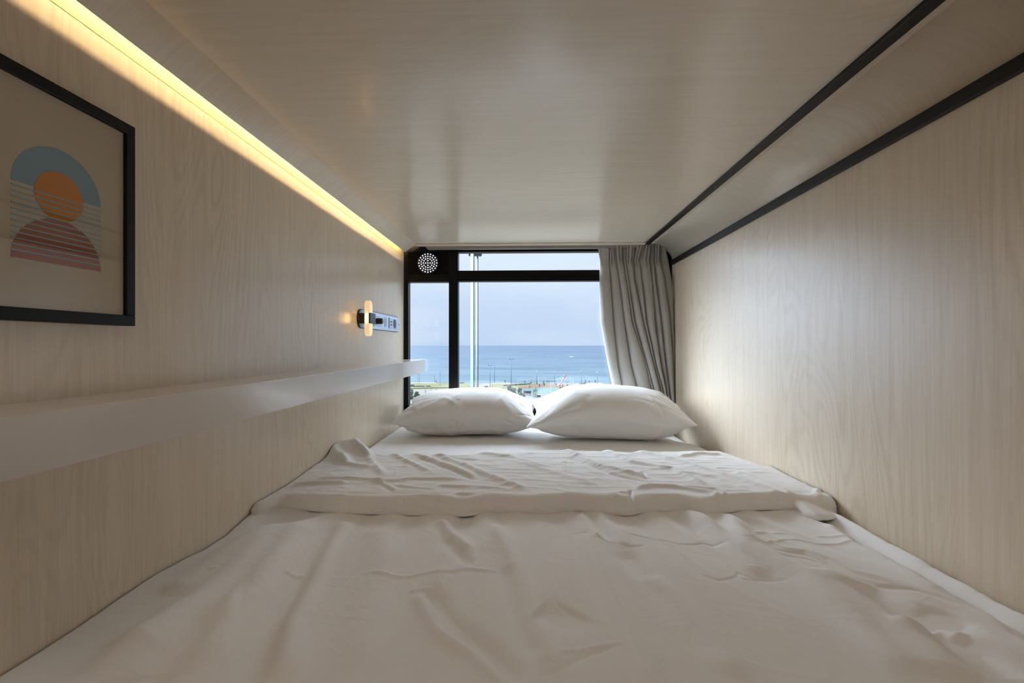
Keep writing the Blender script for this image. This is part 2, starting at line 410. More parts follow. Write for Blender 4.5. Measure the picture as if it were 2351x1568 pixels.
obj('lamp_shade', pillb(-.6205, -.6045, .0225, .0685, .004), M['acrylic'], pl, smooth=True)['label'] = 'frosted glowing pill shaped diffuser'
bm = B()
for k in range(4): box(bm, -.6165, -.6085, 1.7668, 1.7682, ZP-.017+k*.0092, ZP-.011+k*.0092)
obj('led_chip', bm, M['lamp_led'], pl)
bm = tube(B(), [(XL+.006, 2.0, ZP), (XL+.026, 2.0, ZP), (XL+.028, 2.0, ZP)], [.0135, .0125, .0112], 28)
obj('knob', bm, M['black_plastic'], pl)
obj('switch_insert', bx(XL+.006, XL+.0078, 1.945, 2.055, ZP-.024, ZP+.024, bev=.0006), M['plate'], pl)
sk = obj('socket_insert', bx(XL+.006, XL+.0085, 2.165, 2.30, ZP-.0255, ZP+.0255, bev=.001), M['plate'], pl)
bm = tube(B(), [(XL+.0084, 2.252, ZP), (XL+.0092, 2.252, ZP)], .0225, 32)
obj('socket_hole', bm, M['dark_plate'], sk)
for zz in (-.007, .007): obj('charging_port', bx(XL+.0085, XL+.0094, 2.182, 2.206, ZP+zz-.003, ZP+zz+.003), M['dark_plate'], sk)
for yy in (2.333, 1.785): obj('screw', tube(B(), [(XL+.0062, yy, ZP), (XL+.0072, yy, ZP)], .003, 12), M['black_plastic'], pl)
bm = B()
for k in range(3): box(bm, XL+.0062, XL+.0066, 2.095+k*.012, 2.098+k*.012, ZP-.02, ZP+.02)
obj('engraved_marks', bm, M['grey_plastic'], pl)

# ---------------------------------------------------------------- BED: mattress with fitted sheet
ZM = -.415
nx, ny = 180, 260
xs_ = np.linspace(0, 1, nx); ys_ = np.linspace(0, 1, ny)
def sheet_top(X, Y):
    z = ZM+.0*X
    z = z+.006*np.exp(-((X+.62)/.05)**2)*sstep(1.6, 2.3, Y)
    z = z+.004*fbm(X*6, Y*3, 5)+.0015*ridged(X*5+Y*1.5, Y*9-X*2, 9)
    return z
# profile across X with rounded sides going down
prof_s = np.concatenate([np.linspace(-.16, -.02, 10), np.linspace(-.01, .96, 130), np.linspace(.962, 1.01, 26), np.linspace(1.02, 1.16, 10)])
Yg = np.linspace(.455, 2.438, 300)
P = np.zeros((len(prof_s), len(Yg), 3))
xr_e = .742-.055*sstep(1.7, 2.25, Yg)
xl_e = np.full(len(Yg), -.6475)
for i, sv in enumerate(prof_s):
    c = min(max(sv, 0), 1); x = xl_e+(xr_e-xl_e)*c
    dz = 0
    if sv < 0 or sv > 1: over = (-sv if sv < 0 else sv-1)
    else: over = 0
    e = np.minimum(x-xl_e, xr_e-x); rnd = .018*(1-np.clip(e/.022, 0, 1))**2.2
    z = sheet_top(x, Yg)-rnd-over*1.05
    # shaped corner: sheet pulled down towards the window corner on the right
    z = z-.05*sstep(.60, .70, x)*sstep(1.95, 2.35, Yg)
    # the sheet bulges up in a soft roll beside the right wall, pinched here and there
    pk = 1-.10*np.exp(-((Yg-.86)/.006)**2)-.13*np.exp(-((Yg-.775)/.004)**2)-.06*np.exp(-((Yg-.96)/.008)**2)-.08*np.exp(-((Yg-.72)/.006)**2)
    roll = .021*np.exp(-((x-.722)/.014)**2)*sstep(1.45, 1.2, Yg)*pk
    wob = roll+.0012*np.sin(Yg*55+3*np.sin(Yg*9))*(c > .95)
    P[i, :, 0] = x; P[i, :, 1] = Yg; P[i, :, 2] = z+wob
md = thing('mattress', 'bed mattress filling the bunk from wall to wall', 'mattress', (.05, 1.45, -.60))
obj('core', bx(-.645, .740, .46, 2.435, -.598, -.445, bev=.02), M['sheet'], md)
grid_obj('fitted_sheet', P, M['sheet'], md)['label'] = 'smooth white fitted sheet'
struct(obj('trim_9', bx(XL, XR, .45, YE, -.64, -.60), M['wood_wall']), 'wood board carrying the mattress', 'trim')

# ---------------------------------------------------------------- DUVET
def pz(pts, z): return [tuple(atz(x, y, z)[:2]) for x, y in pts]
def poly_interp(pts, z):
    q = sorted(pz(pts, z)); return np.array([a for a, _ in q]), np.array([b for _, b in q])
ZB, ZT = -.402, -.366
fx_, fy_ = poly_interp([(560,1190),(596,1188),(640,1168),(700,1171),(800,1179),(960,1183),(1060,1186),(1130,1178),(1240,1180),(1330,1172),(1440,1184),(1500,1174),(1570,1175),(1620,1186),(1700,1172),(1800,1169),(1880,1178),(1943,1178),(2000,1180)], ZB)
bx_, by_ = poly_interp([(730,1028),(760,1028),(800,1034),(850,1042),(900,1043),(1000,1043),(1120,1040),(1250,1033),(1450,1035),(1560,1030),(1650,1030),(1700,1052),(1740,1062)], -.372)
NX = 460
u = np.linspace(0, 1, NX)
def smooth1(v, k=9):
    ker = np.hanning(k+2)[1:-1]; ker /= ker.sum(); return np.convolve(np.pad(v, k//2, mode='edge'), ker, 'valid')
def xrow(v, xr): return -.6465+(xr+.6465)*v
# body folds, surveyed along the visible ridges
SB = [
 ([(640,1196),(560,1290),(470,1370),(330,1470),(200,1568)], .032, .010), ([(590,1215),(500,1290),(380,1370)], .025, .006),
 ([(800,1187),(760,1248),(722,1326),(668,1435),(640,1600)], .018, .010), ([(790,1200),(730,1290),(660,1400),(600,1500),(560,1600)], .022, -.007),
 ([(700,1200),(650,1260),(590,1340),(520,1430),(430,1560)], .026, .008), ([(870,1205),(880,1290),(850,1400),(800,1560)], .03, .004),
 ([(957,1364),(1008,1452),(1093,1510),(1170,1590)], .012, .005), ([(985,1350),(1025,1425),(1110,1486),(1200,1575)], .014, -.009),
 ([(1015,1197),(1040,1230),(1076,1268)], .012, .006), ([(1025,1230),(1060,1280),(1080,1300)], .012, -.004),
 ([(1131,1200),(1178,1282),(1212,1418),(1260,1500),(1300,1570)], .016, .005), ([(1160,1300),(1190,1400),(1230,1520)], .016, -.004),
 ([(838,1323),(900,1322),(974,1316),(1042,1316),(1080,1306),(1144,1312)], .005, .0028), ([(940,1360),(960,1356),(990,1351)], .004, .003),
 ([(1346,1205),(1360,1260),(1390,1326),(1438,1435),(1472,1520),(1489,1568)], .006, -.0022), ([(1356,1215),(1400,1326),(1448,1435),(1482,1520),(1510,1600)], .016, .003),
 ([(1330,1180),(1350,1200),(1375,1240)], .012, .004), ([(1375,1180),(1400,1210),(1440,1260)], .012, .004), ([(1355,1180),(1370,1210),(1400,1240)], .010, -.004),
 ([(1300,1225),(1345,1223),(1380,1240),(1440,1256),(1490,1250)], .003, -.0018), ([(1430,1223),(1500,1238),(1560,1250),(1620,1246),(1680,1252)], .003, -.002),
 ([(1560,1170),(1630,1210),(1680,1250),(1760,1330)], .018, .006), ([(1540,1175),(1600,1215),(1650,1260)], .014, -.004),
 ([(1660,1170),(1720,1260),(1850,1330),(1950,1420),(2050,1520),(2100,1600)], .024, .007), ([(1630,1180),(1690,1260),(1790,1350)], .018, -.004),
 ([(1730,1243),(1778,1268),(1846,1275),(1897,1295),(1948,1322),(2010,1342),(2100,1355),(2200,1385),(2290,1425)], .005, -.0035),
 ([(1735,1236),(1800,1262),(1850,1268),(1905,1286),(1960,1312),(2050,1336)], .006, .003), ([(1780,1285),(1850,1288),(1900,1300)], .004, -.002),
 ([(1730,1232),(1780,1222),(1810,1222)], .004, .002), ([(1700,1245),(1760,1252),(1820,1238),(1900,1245),(1970,1246)], .004, .002), ([(1870,1225),(1940,1235),(1975,1245)], .004, .0025),
 ([(1880,1310),(2000,1400),(2100,1470),(2200,1590)], .03, .008), ([(1960,1340),(2080,1420),(2150,1450)], .03, -.008),
 ([(2180,1400),(2150,1450),(2230,1500),(2300,1560)], .022, -.010), ([(2060,1460),(2160,1440),(2220,1470)], .014, .007),
 ([(1480,1310),(1550,1360),(1620,1440),(1700,1560)], .018, .004), ([(1420,1260),(1500,1330),(1590,1430),(1650,1520)], .02, -.004),
 ([(1700,1330),(1780,1330),(1810,1336)], .003, -.0018), ([(1600,1318),(1650,1336),(1690,1326),(1695,1314),(1740,1332)], .003, -.002),
 ([(480,1318),(500,1316)], .004, .002), ([(655,1310),(680,1318),(700,1312)], .004, .0025),
 ([(1900,1200),(1960,1245),(2100,1320),(2200,1370)], .02, .006),
 ([(1230,1400),(1300,1420),(1330,1400)], .03, -.005), ([(1280,1500),(1360,1484),(1440,1478)], .004, .002), ([(1260,1560),(1330,1510),(1420,1480)], .004, -.0015),
 ([(300,1500),(420,1420),(560,1390)], .04, .005), ([(330,1540),(300,1568)], .03, -.006),
]
SBw = [(pz(p, ZB), w, h) for p, w, h in SB]
def body_z(X, Y):
    z = np.full(X.shape, ZB)
    W = (X-.05)/(.42+.75*np.clip(1.25-Y, 0, 1))          # folds fan out from under the turned-back flap
    z = z+.006*fbm(X*3.0, Y*2.2, 21)+.024*fbm(W*5.5, Y*1.1+W, 23, 3)+.0035*ridged(W*3.2+.4*Y, Y*.9, 25, 3)
    z = z+.002*fbm(X*9+2*Y, Y*5, 33, 3)+.0006*ridged(X*8, Y*8, 41)
    for p, w, h in SBw: z = z+stroke(X, Y, p, w*1.1, h*(1.7 if w > .01 else 1.0))
    z = z+.004*np.sin(X*46+3*fbm(X*4, Y*2, 3)*6)*np.exp(-np.abs(Y-1.10)/.08)
    return z
SF = [
 ([(748,1025),(765,1050),(798,1069)], .016, .010), ([(828,1040),(850,1060),(881,1096)], .012, .006), ([(896,1044),(940,1065),(992,1090)], .010, .006),
 ([(944,1044),(1020,1070),(1096,1102)], .012, .007), ([(992,1044),(1126,1099),(1215,1132)], .014, .008), ([(960,1055),(1050,1090),(1100,1110)], .008, -.004),
 ([(1090,1042),(1170,1052),(1260,1080)], .014, .006), ([(1170,1060),(1290,1094),(1380,1120)], .014, .004),
 ([(1292,1035),(1378,1075),(1500,1102)], .012, .008), ([(1378,1032),(1454,1066),(1546,1081),(1632,1124)], .012, .008), ([(1300,1052),(1400,1092),(1500,1112)], .010, -.005),
 ([(1450,1034),(1560,1060),(1700,1102),(1807,1139)], .012, .007), ([(1560,1050),(1600,1042),(1660,1044)], .010, .006), ([(1568,1085),(1640,1098),(1740,1130)], .010, -.005),
 ([(1680,1080),(1760,1110),(1850,1150),(1880,1165)], .010, .006), ([(1290,1050),(1300,1090)], .006, .003), ([(1475,1084),(1486,1104)], .006, -.004),
 ([(720,1100),(800,1103),(880,1110),(960,1104),(1080,1106)], .010, .006), ([(870,1112),(900,1130),(980,1138),(1100,1140)], .008, -.005),
 ([(860,1105),(910,1132),(1000,1142),(1090,1135)], .008, .006), ([(1000,1120),(1080,1122),(1160,1128)], .008, .004), ([(900,1118),(1000,1128)], .006,.003),
 ([(640,1150),(760,1160),(900,1163),(1020,1165)], .014, .007), ([(680,1132),(780,1142),(880,1146)], .02, -.008), ([(670,1108),(720,1112),(800,1115)], .010, .007),
 ([(1300,1140),(1400,1140),(1440,1132)], .012, .005), ([(1230,1150),(1250,1140),(1290,1140)], .01, .004), ([(1447,1128),(1446,1158)], .005, -.010), ([(1455,1128),(1490,1118),(1550,1122),(1620,1132),(1700,1150)], .010, .007),
 ([(1560,1118),(1640,1128),(1708,1150)], .007, .005), ([(1865,1155),(1880,1120)], .007, .004), ([(1000,1052),(1100,1060)], .008, .003),
]
SFw = [(pz(p, -.37), w, h) for p, w, h in SF]
def flap_z(X, Y):
    z = np.full(X.shape, ZT)
    z = z-.006*sstep(.2, .7, X)+.006*fbm(X*5, Y*5, 51)
    z = z+.0022*ridged(X*6-Y*6, Y*12+X*4, 57)+.0016*ridged(X*4, Y*16, 63, 3)
    for p, w, h in SFw: z = z+stroke(X, Y, p, w*1.05, h*1.0)
    z = z+.046*np.exp(-((X+.60)/.080)**2-((Y-1.60)/.085)**2)+stroke(X, Y, [(-.62,1.66),(-.57,1.56),(-.50,1.50)], .014, .010)+stroke(X, Y, [(-.60,1.50),(-.55,1.42),(-.46,1.38)], .016, .009)
    z = z-.012*np.exp(-((X+.66)/.07)**2)*sstep(1.45, 1.2, Y)
    return z
xr_flap_full = .745
segs = []
def columns(v, xr): return xrow(u, xr)
rows = []
Xf = xrow(u, .7445)
yF = smooth1(np.interp(Xf, fx_, fy_), 13); yB = np.interp(Xf, bx_, by_)
yB = np.where(Xf > .69, np.minimum(yB, np.interp(Xf, [.69, .745], [yB[np.argmin(abs(Xf-.69))], 1.60])), yB)
yB = smooth1(yB, 21)
lip = .030+.008*(vnoise(Xf*9, Xf*0, 71)-.5)+.004*(vnoise(Xf*30, Xf*0, 73)-.5)
# right corner: hem hangs open a little
# tucked hem, then the front roll
zfloor = ZB-.003
for f, yo, zo in ((0, .075, .004), (0, .05, .002), (0, .03, .0), (0, .016, -.001), (0, .007, .001)):
    rows.append(np.stack([Xf, yF+yo, np.full(NX, zfloor+zo)], 1))
nr = 18
for k in range(nr+1):
    a = k/nr
    ang = -PI/2+PI*.93*a
    depth = .022+.010*(vnoise(Xf*7, Xf*0, 77)-.5)
    Y = yF+.006+depth*(1-math.cos(ang))*0+(.0-np.cos(ang))*.012+.016*a**2.2+.010*a
    ztop = flap_z(Xf, yF+.04)
    zlow = zfloor+.001
    Z = zlow+(ztop-zlow)*(.5+.5*math.sin(ang)/math.sin(PI*.43))
    Z = Z+.0025*(fbm(Xf*18, Xf*0+a*2.5, 81)*2)*math.sin(PI*a)
    Y = Y+.010*(fbm(Xf*12, Xf*0+a*1.5, 83)*2)*math.sin(PI*a)
    rows.append(np.stack([Xf, Y, Z], 1))
y_st = rows[-1][:, 1].copy()
nt = 190
for k in range(1, nt+1):
    f = k/nt; Y = y_st+(yB-.016-y_st)*f
    Z = flap_z(Xf, Y)
    e = (1-f)*(yB-y_st); Z = Z-.010*np.clip(1-e/.05, 0, 1)**2
    Z0 = rows[nr+5][:, 2]; w = np.clip(1-f/.06, 0, 1)**2
    Z = Z*(1-w)+Z0*w
    rows.append(np.stack([Xf, Y, Z], 1))
zend = rows[-1][:, 2].copy()
for k in range(1, 9):
    a = k/8*PI*.5
    rows.append(np.stack([Xf, yB-.016+.016*math.sin(a), zend-(zend-(ZB-.004))*(1-math.cos(a))*.9], 1))
# lower layer of the duvet below the flap and on to the foot of the bed
def xr_body(Y): return .702-.014*sstep(.75, 1.05, Y)+.02*sstep(1.12, 1.25, Y)
def edge_drop(v, X, xr, Z):
    e = xr-X; return Z-.020*np.clip(1-e/.03, 0, 1)**2
ylow = np.linspace(0, 1, 26)
for f in ylow:
    Y = yB-.004+(1.20-(yB-.004))*f
    X = xrow(u, 1)*0; xr = .742+( xr_body(Y)-.742)*f; X = -.6465+(xr+.6465)*u
    Z = np.full(NX, ZB-.006)-.004*np.sin(PI*f)
    rows.append(np.stack([X, Y, Z], 1))
nb = 330
for k in range(1, nb+1):
    f = k/nb; Yc = 1.20+(.43-1.20)*f**.9; Y = np.full(NX, Yc)
    xr = xr_body(Y)+.004*np.sin(Yc*37)+.003*np.sin(Yc*90); X = -.6465+(xr+.6465)*u
    Z = edge_drop(u, X, xr, body_z(X, Y))
    blend = sstep(1.20, 1.135, Yc); Z = (ZB-.006)*(1-blend)+Z*blend
    Z = np.maximum(Z, ZM+.0045)
    if Yc < .50: Z = Z-.06*((.50-Yc)/.07)**2
    rows.append(np.stack([X, Y, Z], 1))
last = rows[-1]
for k in range(1, 10): rows.append(np.stack([last[:, 0], last[:, 1]-.004*math.sin(k), last[:, 2]-.02*k], 1))
P = np.stack(rows, 0)
P[:, :, 0] = np.clip(P[:, :, 0], XL+.0025, XR-.003)
dv = grid_obj('duvet', P, M['linen'])
tag(dv, 'white cotton duvet spread over the bed with its top folded back', 'duvet')
so = dv.modifiers.new('thick', 'SOLIDIFY'); so.thickness = .0012; so.offset = 0
# loose under layer peeking out at the right end of the folded hem
hx = [(1836,1182),(1856,1196),(1886,1206),(1916,1204),(1943,1195)]
rowsA = []
bot = pz(hx, -.405)
for k in range(24):
    t = k/23; i = min(int(t*4), 3); f = t*4-i
    a, b = bot[i], bot[i+1]; x = a[0]+(b[0]-a[0])*f; y = a[1]+(b[1]-a[1])*f
    col = []
    hh = .0075*math.sin(PI*min(1, t*.98+.02))**.8+.0008
    for j in range(12):
        ang = -PI/2+PI*.5*min(1, j/6)*2
        if j <= 6: col.append((min(x, .7445), y+.026-.014*math.cos(ang), -.4035+hh+hh*math.sin(ang)))
        else: col.append((min(x, .7445), y+.026+.012*(j-6), -.4035+2*hh+.002*(j-6)))
    rowsA.append(col)
grid_obj('hem', np.array(rowsA), M['linen'], dv)

# ---------------------------------------------------------------- PILLOWS (inflated cloth, solved here)
def make_pillow(seed, L=.70, W=.50, n=64, m=46, steps=170, it=8, press=1.0, thick=.19):
    rng = np.random.RandomState(seed)
    N = n*m
    top = np.arange(N).reshape(n, m); botm = np.full((n, m), -1)
    cnt = N
    for i in range(n):
        for j in range(m):
            if i in (0, n-1) or j in (0, m-1): botm[i, j] = top[i, j]
            else: botm[i, j] = cnt; cnt += 1
    P = np.zeros((cnt, 3)); xs = np.linspace(-L/2, L/2, n); ys = np.linspace(-W/2, W/2, m)
    XX, YY = np.meshgrid(xs, ys, indexing='ij')
    for arr, sg in ((top, 1), (botm, -1)):
        P[arr.ravel(), 0] = XX.ravel(); P[arr.ravel(), 1] = YY.ravel()
        inner = sg*.01*np.sin(PI*(XX/L+.5))*np.sin(PI*(YY/W+.5))
        if sg > 0: P[arr.ravel(), 2] = inner.ravel()
        else: P[arr.ravel(), 2] = np.where(arr.ravel() >= N, inner.ravel(), P[arr.ravel(), 2])
    P += rng.randn(*P.shape)*.0006
    slack = fbm(XX*11+seed, YY*11, seed, 3)*2
    E = {}
    quads = []
    for arr, sg in ((top, 1), (botm, -1)):
        for di, dj, w in ((1,0,1.),(0,1,1.),(1,1,.35),(1,-1,.35),(2,0,.12),(0,2,.12)):
            for i in range(n):
                for j in range(m):
                    a, b = i+di, j+dj
                    if 0 <= a < n and 0 <= b < m:
                        p, q = arr[i, j], arr[a, b]
                        key = (min(p, q), max(p, q))
                        if key not in E: E[key] = (math.hypot(xs[a]-xs[i], ys[b]-ys[j])*(1+.05*slack[i, j]+.012*rng.randn()), w)
        for i in range(n-1):
            for j in range(m-1):
                q = (arr[i,j], arr[i+1,j], arr[i+1,j+1], arr[i,j+1])
                quads.append(q if sg > 0 else q[::-1])
    quads = np.array(quads)
    keys = list(E.keys()); used = {}
    cols = []
    for k in keys:
        c = 0; ua = used.setdefault(k[0], set()); ub = used.setdefault(k[1], set())
        while c in ua or c in ub: c += 1
        ua.add(c); ub.add(c)
        while len(cols) <= c: cols.append([])
        cols[c].append(k)
    G = []
    for c in cols:
        a = np.array(c); G.append((a[:, 0], a[:, 1], np.array([E[k][0] for k in c]), np.array([E[k][1] for k in c])))
    # slight per-thread slack gives the seams their puckers
    V = np.zeros_like(P)
    for s in range(steps):
        A = P[quads]; d1 = A[:, 2]-A[:, 0]; d2 = A[:, 3]-A[:, 1]; nrm = np.cross(d1, d2)*.5
        Fp = np.zeros_like(P)
        for k in range(4):
            for ax in range(3): Fp[:, ax] += np.bincount(quads[:, k], nrm[:, ax]*.25, minlength=cnt)
        zz = P[:, 2]; h = np.percentile(zz, 98)-np.percentile(zz, 2)
        pr = press*(1.6 if h < thick else .35)
        V = V*.90+Fp*pr*26.0
        V[:, 2] -= .00006
        Q = P+V
        for _ in range(it):
            for a, b, l, w in G:
                d = Q[b]-Q[a]; r = np.sqrt((d*d).sum(1))+1e-9
                c = (d*((r-l)/r*.5*w)[:, None]); Q[a] += c; Q[b] -= c
            Q[:, 2] = np.maximum(Q[:, 2], -.072)
        V = Q-P; P = Q
    return P, quads, top, botm
def place_pillow(P, tilt, yaw, roll, cx, cy, zbase, sx=1, sy=1, sz=1):
    zt = P[:, 2].max(); P = P.copy(); P[:, 2] = np.where(P[:, 2] > 0, zt*(np.clip(P[:, 2], 0, 1)/zt)**.74, P[:, 2])
    P = P*np.array([sx, sy, sz]); P = P-np.array([(P[:,0].max()+P[:,0].min())/2, (P[:,1].max()+P[:,1].min())/2, P[:,2].min()])
    R = (Matrix.Rotation(yaw, 3, 'Z') @ Matrix.Rotation(roll, 3, 'Y') @ Matrix.Rotation(tilt, 3, 'X'))
    Q = P @ np.array(R).T
    return Q+np.array([cx, cy, zbase-Q[:, 2].min()])
def refine(P, top, botm, seed, k=3):
    """finer cloth with creases pulled in from seams and corners"""
    rnd = random.Random(seed)
    n, m = top.shape
    def up(A, ax):
        A = np.moveaxis(A, ax, 0); L = A.shape[0]
        Pd = np.concatenate([2*A[:1]-A[1:2], A, 2*A[-1:]-A[-2:-1]])
        out = []
        for i in range(L-1):
            p0, p1, p2, p3 = Pd[i], Pd[i+1], Pd[i+2], Pd[i+3]
            for j in range(k):
                t = j/k; out.append(.5*(2*p1+(p2-p0)*t+(2*p0-5*p1+4*p2-p3)*t*t+(3*p1-p0-3*p2+p3)*t**3))
        out.append(A[-1]); return np.moveaxis(np.array(out), 0, ax)
    G = []
    strokes_ = []
    for c in range(46):
        if c < 22:
            cx_, cy_ = rnd.choice(((-.33,-.23),(.33,-.23),(-.33,.23),(.33,.23))); ang = math.atan2(-cy_, -cx_)+rnd.uniform(-.75, .75)
            L = rnd.uniform(.10, .30); st = rnd.uniform(.0, .06)
        else:
            e = rnd.random()
            if e < .7: cx_, cy_ = rnd.uniform(-.3, .3), rnd.choice((-.235, .235)); ang = -math.copysign(PI/2, cy_)+rnd.uniform(-.9, .9)
            else: cx_, cy_ = rnd.choice((-.33, .33)), rnd.uniform(-.2, .2); ang = (0 if cx_ < 0 else PI)+rnd.uniform(-.6, .6)
            L = rnd.uniform(.06, .20); st = rnd.uniform(.0, .05)
        p = [(cx_+math.cos(ang)*st, cy_+math.sin(ang)*st)]
        for q in range(4): ang += rnd.uniform(-.22, .22); p.append((p[-1][0]+math.cos(ang)*L/4, p[-1][1]+math.sin(ang)*L/4))
        strokes_.append((p, rnd.uniform(.006, .016), rnd.choice((1, 1, -1))*rnd.uniform(.0014, .0042)))
    for sg, arr in ((1, top), (-1, botm)):
        A = up(up(P[arr], 0), 1); N, Mm = A.shape[:2]
        U, V_ = np.meshgrid(np.linspace(-.35, .35, N), np.linspace(-.25, .25, Mm), indexing='ij')
        d1 = np.gradient(A, axis=0); d2 = np.gradient(A, axis=1); nr_ = np.cross(d1, d2); nr_ /= np.linalg.norm(nr_, axis=2, keepdims=True)+1e-9
        h = .0008*ridged(U*9, V_*9, seed+2)+.003*fbm(U*5, V_*6, seed+4)
        for p, w_, hh in strokes_: h = h+stroke(U, V_*sg if sg > 0 else V_, p, w_, hh)
        edge = np.clip(np.minimum(.35-abs(U), .25-abs(V_))/.02, 0, 1)
        G.append(A+nr_*(h*edge)[:, :, None]*sg)
    N, Mm = G[0].shape[:2]
    it_ = np.arange(N*Mm).reshape(N, Mm); ib = np.full((N, Mm), -1); inner = np.zeros((N, Mm), bool); inner[1:-1, 1:-1] = True
    ib[~inner] = it_[~inner]; ib[inner] = N*Mm+np.arange(inner.sum())
    V = np.concatenate([G[0].reshape(-1, 3), G[1][inner]])
    f = lambda a: np.stack([a[:-1,:-1], a[1:,:-1], a[1:,1:], a[:-1,1:]], -1).reshape(-1, 4)
    return V, np.concatenate([f(it_), f(ib)[:, ::-1]])
pil = []
for seed, tilt, yaw, roll, cx, cy, dims, lab in (
    (4, math.radians(7), math.radians(1), math.radians(-1.5), -.262, 2.225, (.66, .42, .20), 'plump white pillow on the left half of the bed head'),
    (11, math.radians(9), math.radians(-2), math.radians(1.0), .349, 2.150, (.700, .42, .222), 'plump white pillow against the right wall in front of the curtain')):
    P, q, top, botm = make_pillow(seed)
    P, q = refine(P, top, botm, seed)
    side = 1 if seed == 4 else -1          # the ends where the two pillows meet are squashed lower
    P[:, 2] *= np.where(P[:, 2] > 0, 1-.50*sstep(.13, .33, side*P[:, 0]), 1)
    sp = P.max(0)-P.min(0)
    P = place_pillow(P, tilt, yaw, roll, cx, cy, ZM+.001, *(np.array(dims)/sp))
    P[:, 1] = np.minimum(P[:, 1], 2.444 if seed == 4 else 2.372)
    P[:, 0] = np.clip(P[:, 0], XL+.004, XR-.006)
    t = thing('pillow', lab, 'pillow', (cx, cy, ZM), 'pillows at the bed head')
    o = raw_obj('pillowcase', P, q, M['pillowcase'], t)
    sb = o.modifiers.new('smooth', 'SUBSURF'); sb.levels = 1; sb.render_levels = 1
    pil.append(P)

# ---------------------------------------------------------------- CURTAIN
vy = [558, 598, 640, 740, 840, 885, 940, 985]
def c5(pts):  # crease points in crop coordinates (x*3.92,y*3.92 from 1340,540)
    xs = [1340+a/3.92 for a, b in pts]; ys = [540+b/3.92 for a, b in pts]
    return np.interp(vy, ys, xs)
Cx = np.array([
 c5([(122,85),(150,240),(142,330),(138,520),(145,760),(170,960),(205,1120),(255,1340),(300,1560),(320,1700)]),
 c5([(240,85),(225,250),(232,400),(250,700),(262,960),(300,1200),(345,1400),(380,1560),(400,1740)]),
 c5([(268,85),(285,240),(325,520),(350,750),(375,950),(415,1170),(455,1320),(520,1600),(540,1740)]),
 c5([(350,85),(352,260),(385,520),(425,800),(482,1010),(560,1200),(580,1330),(640,1560),(660,1740)]),
 c5([(375,85),(375,260),(425,600),(458,850),(505,1010),(560,1180),(605,1330),(660,1560),(680,1740)]),
 c5([(465,85),(430,290),(485,680),(560,900),(590,1050),(630,1230),(662,1350),(700,1560),(715,1740)]),
 c5([(545,85),(500,240),(525,560),(560,850),(600,1050),(650,1230),(690,1350),(725,1560),(735,1740)]),
 c5([(600,85),(592,230),(612,560),(632,870),(690,1250),(738,1450),(750,1560),(760,1740)]),
 c5([(632,85),(625,300),(660,560),(680,700),(690,1010),(725,1180),(760,1450),(775,1560),(780,1740)]),
 c5([(690,85),(680,240),(715,400),(745,600),(770,900),(790,1200),(800,1500),(802,1740)]),
 c5([(722,85),(752,170),(776,320),(797,600),(806,900),(816,1200),(820,1500),(822,1740)]),
]) # (creases, v)
nv = 150
vpy = np.linspace(558, 974, nv)
top_amp = np.interp(vpy, [558, 598, 615, 700, 985], [.45, .28, .62, 1.0, 1.0])
YC = 2.430
cols = []
Amp = [.030, .036, .044, .030, .046, .036, .046, .038, .046, .030]
per = 22
Tt = []
for i in range(len(Cx)-1):
    for k in range(per): Tt.append((i, k/per))
Tt.append((len(Cx)-2, 1.0))
G_ = np.zeros((len(Tt), nv, 3))
for a, (i, t) in enumerate(Tt):
    x0 = np.interp(vpy, vy, Cx[i]); x1 = np.interp(vpy, vy, Cx[i+1])
    # fold: rounded front, drawn back sharply at the right hand crease and lapping it slightly
    arch = (1-abs(2*t-1)**2.2)**.8
    lap = .42*(t**3)*(1-t)*4
    pxs = x0+(x1-x0)*(t+lap*np.interp(vpy, [558, 640, 985], [0, 1, 1]))
    dep = Amp[i]*arch*top_amp
    # header pinch pleats
    hd = np.interp(vpy, [558, 594, 604, 620], [1, 1, .5, 0])
    g = a*.62
    dep = dep+hd*.009*math.sin(g*1.25)*(1 if 22 < a < 205 else .25)+.0012*np.sin(vpy*.05+a*.2)
    dep = dep+.003*(vnoise(np.full(nv, a*.07), vpy*.02, 5)-.5)*2
    if i == 0: dep = dep+.010*np.sin(PI*np.clip((vpy-600)/330, 0, 1))
    for j in range(nv):
        p = aty(pxs[j], vpy[j], YC); G_[a, j] = (min(p.x, XR-.004), YC-dep[j], p.z)
# keep the fall clear of the wall and the pillows
ct = thing('curtain', 'grey pleated curtain drawn aside at the right of the window', 'curtain', (.57, YC, .50))
o = grid_obj('cloth', G_, M['curtain'], ct)
m_ = o.modifiers.new('sub', 'SUBSURF'); m_.levels = 1; m_.render_levels = 1
m_ = o.modifiers.new('thick', 'SOLIDIFY'); m_.thickness = .0015; m_.offset = 0
obj('curtain_rail', bx(.34, .595, YC-.012, YC+.012, .512, .5195, bev=.002), M['grey_trim'], ct)

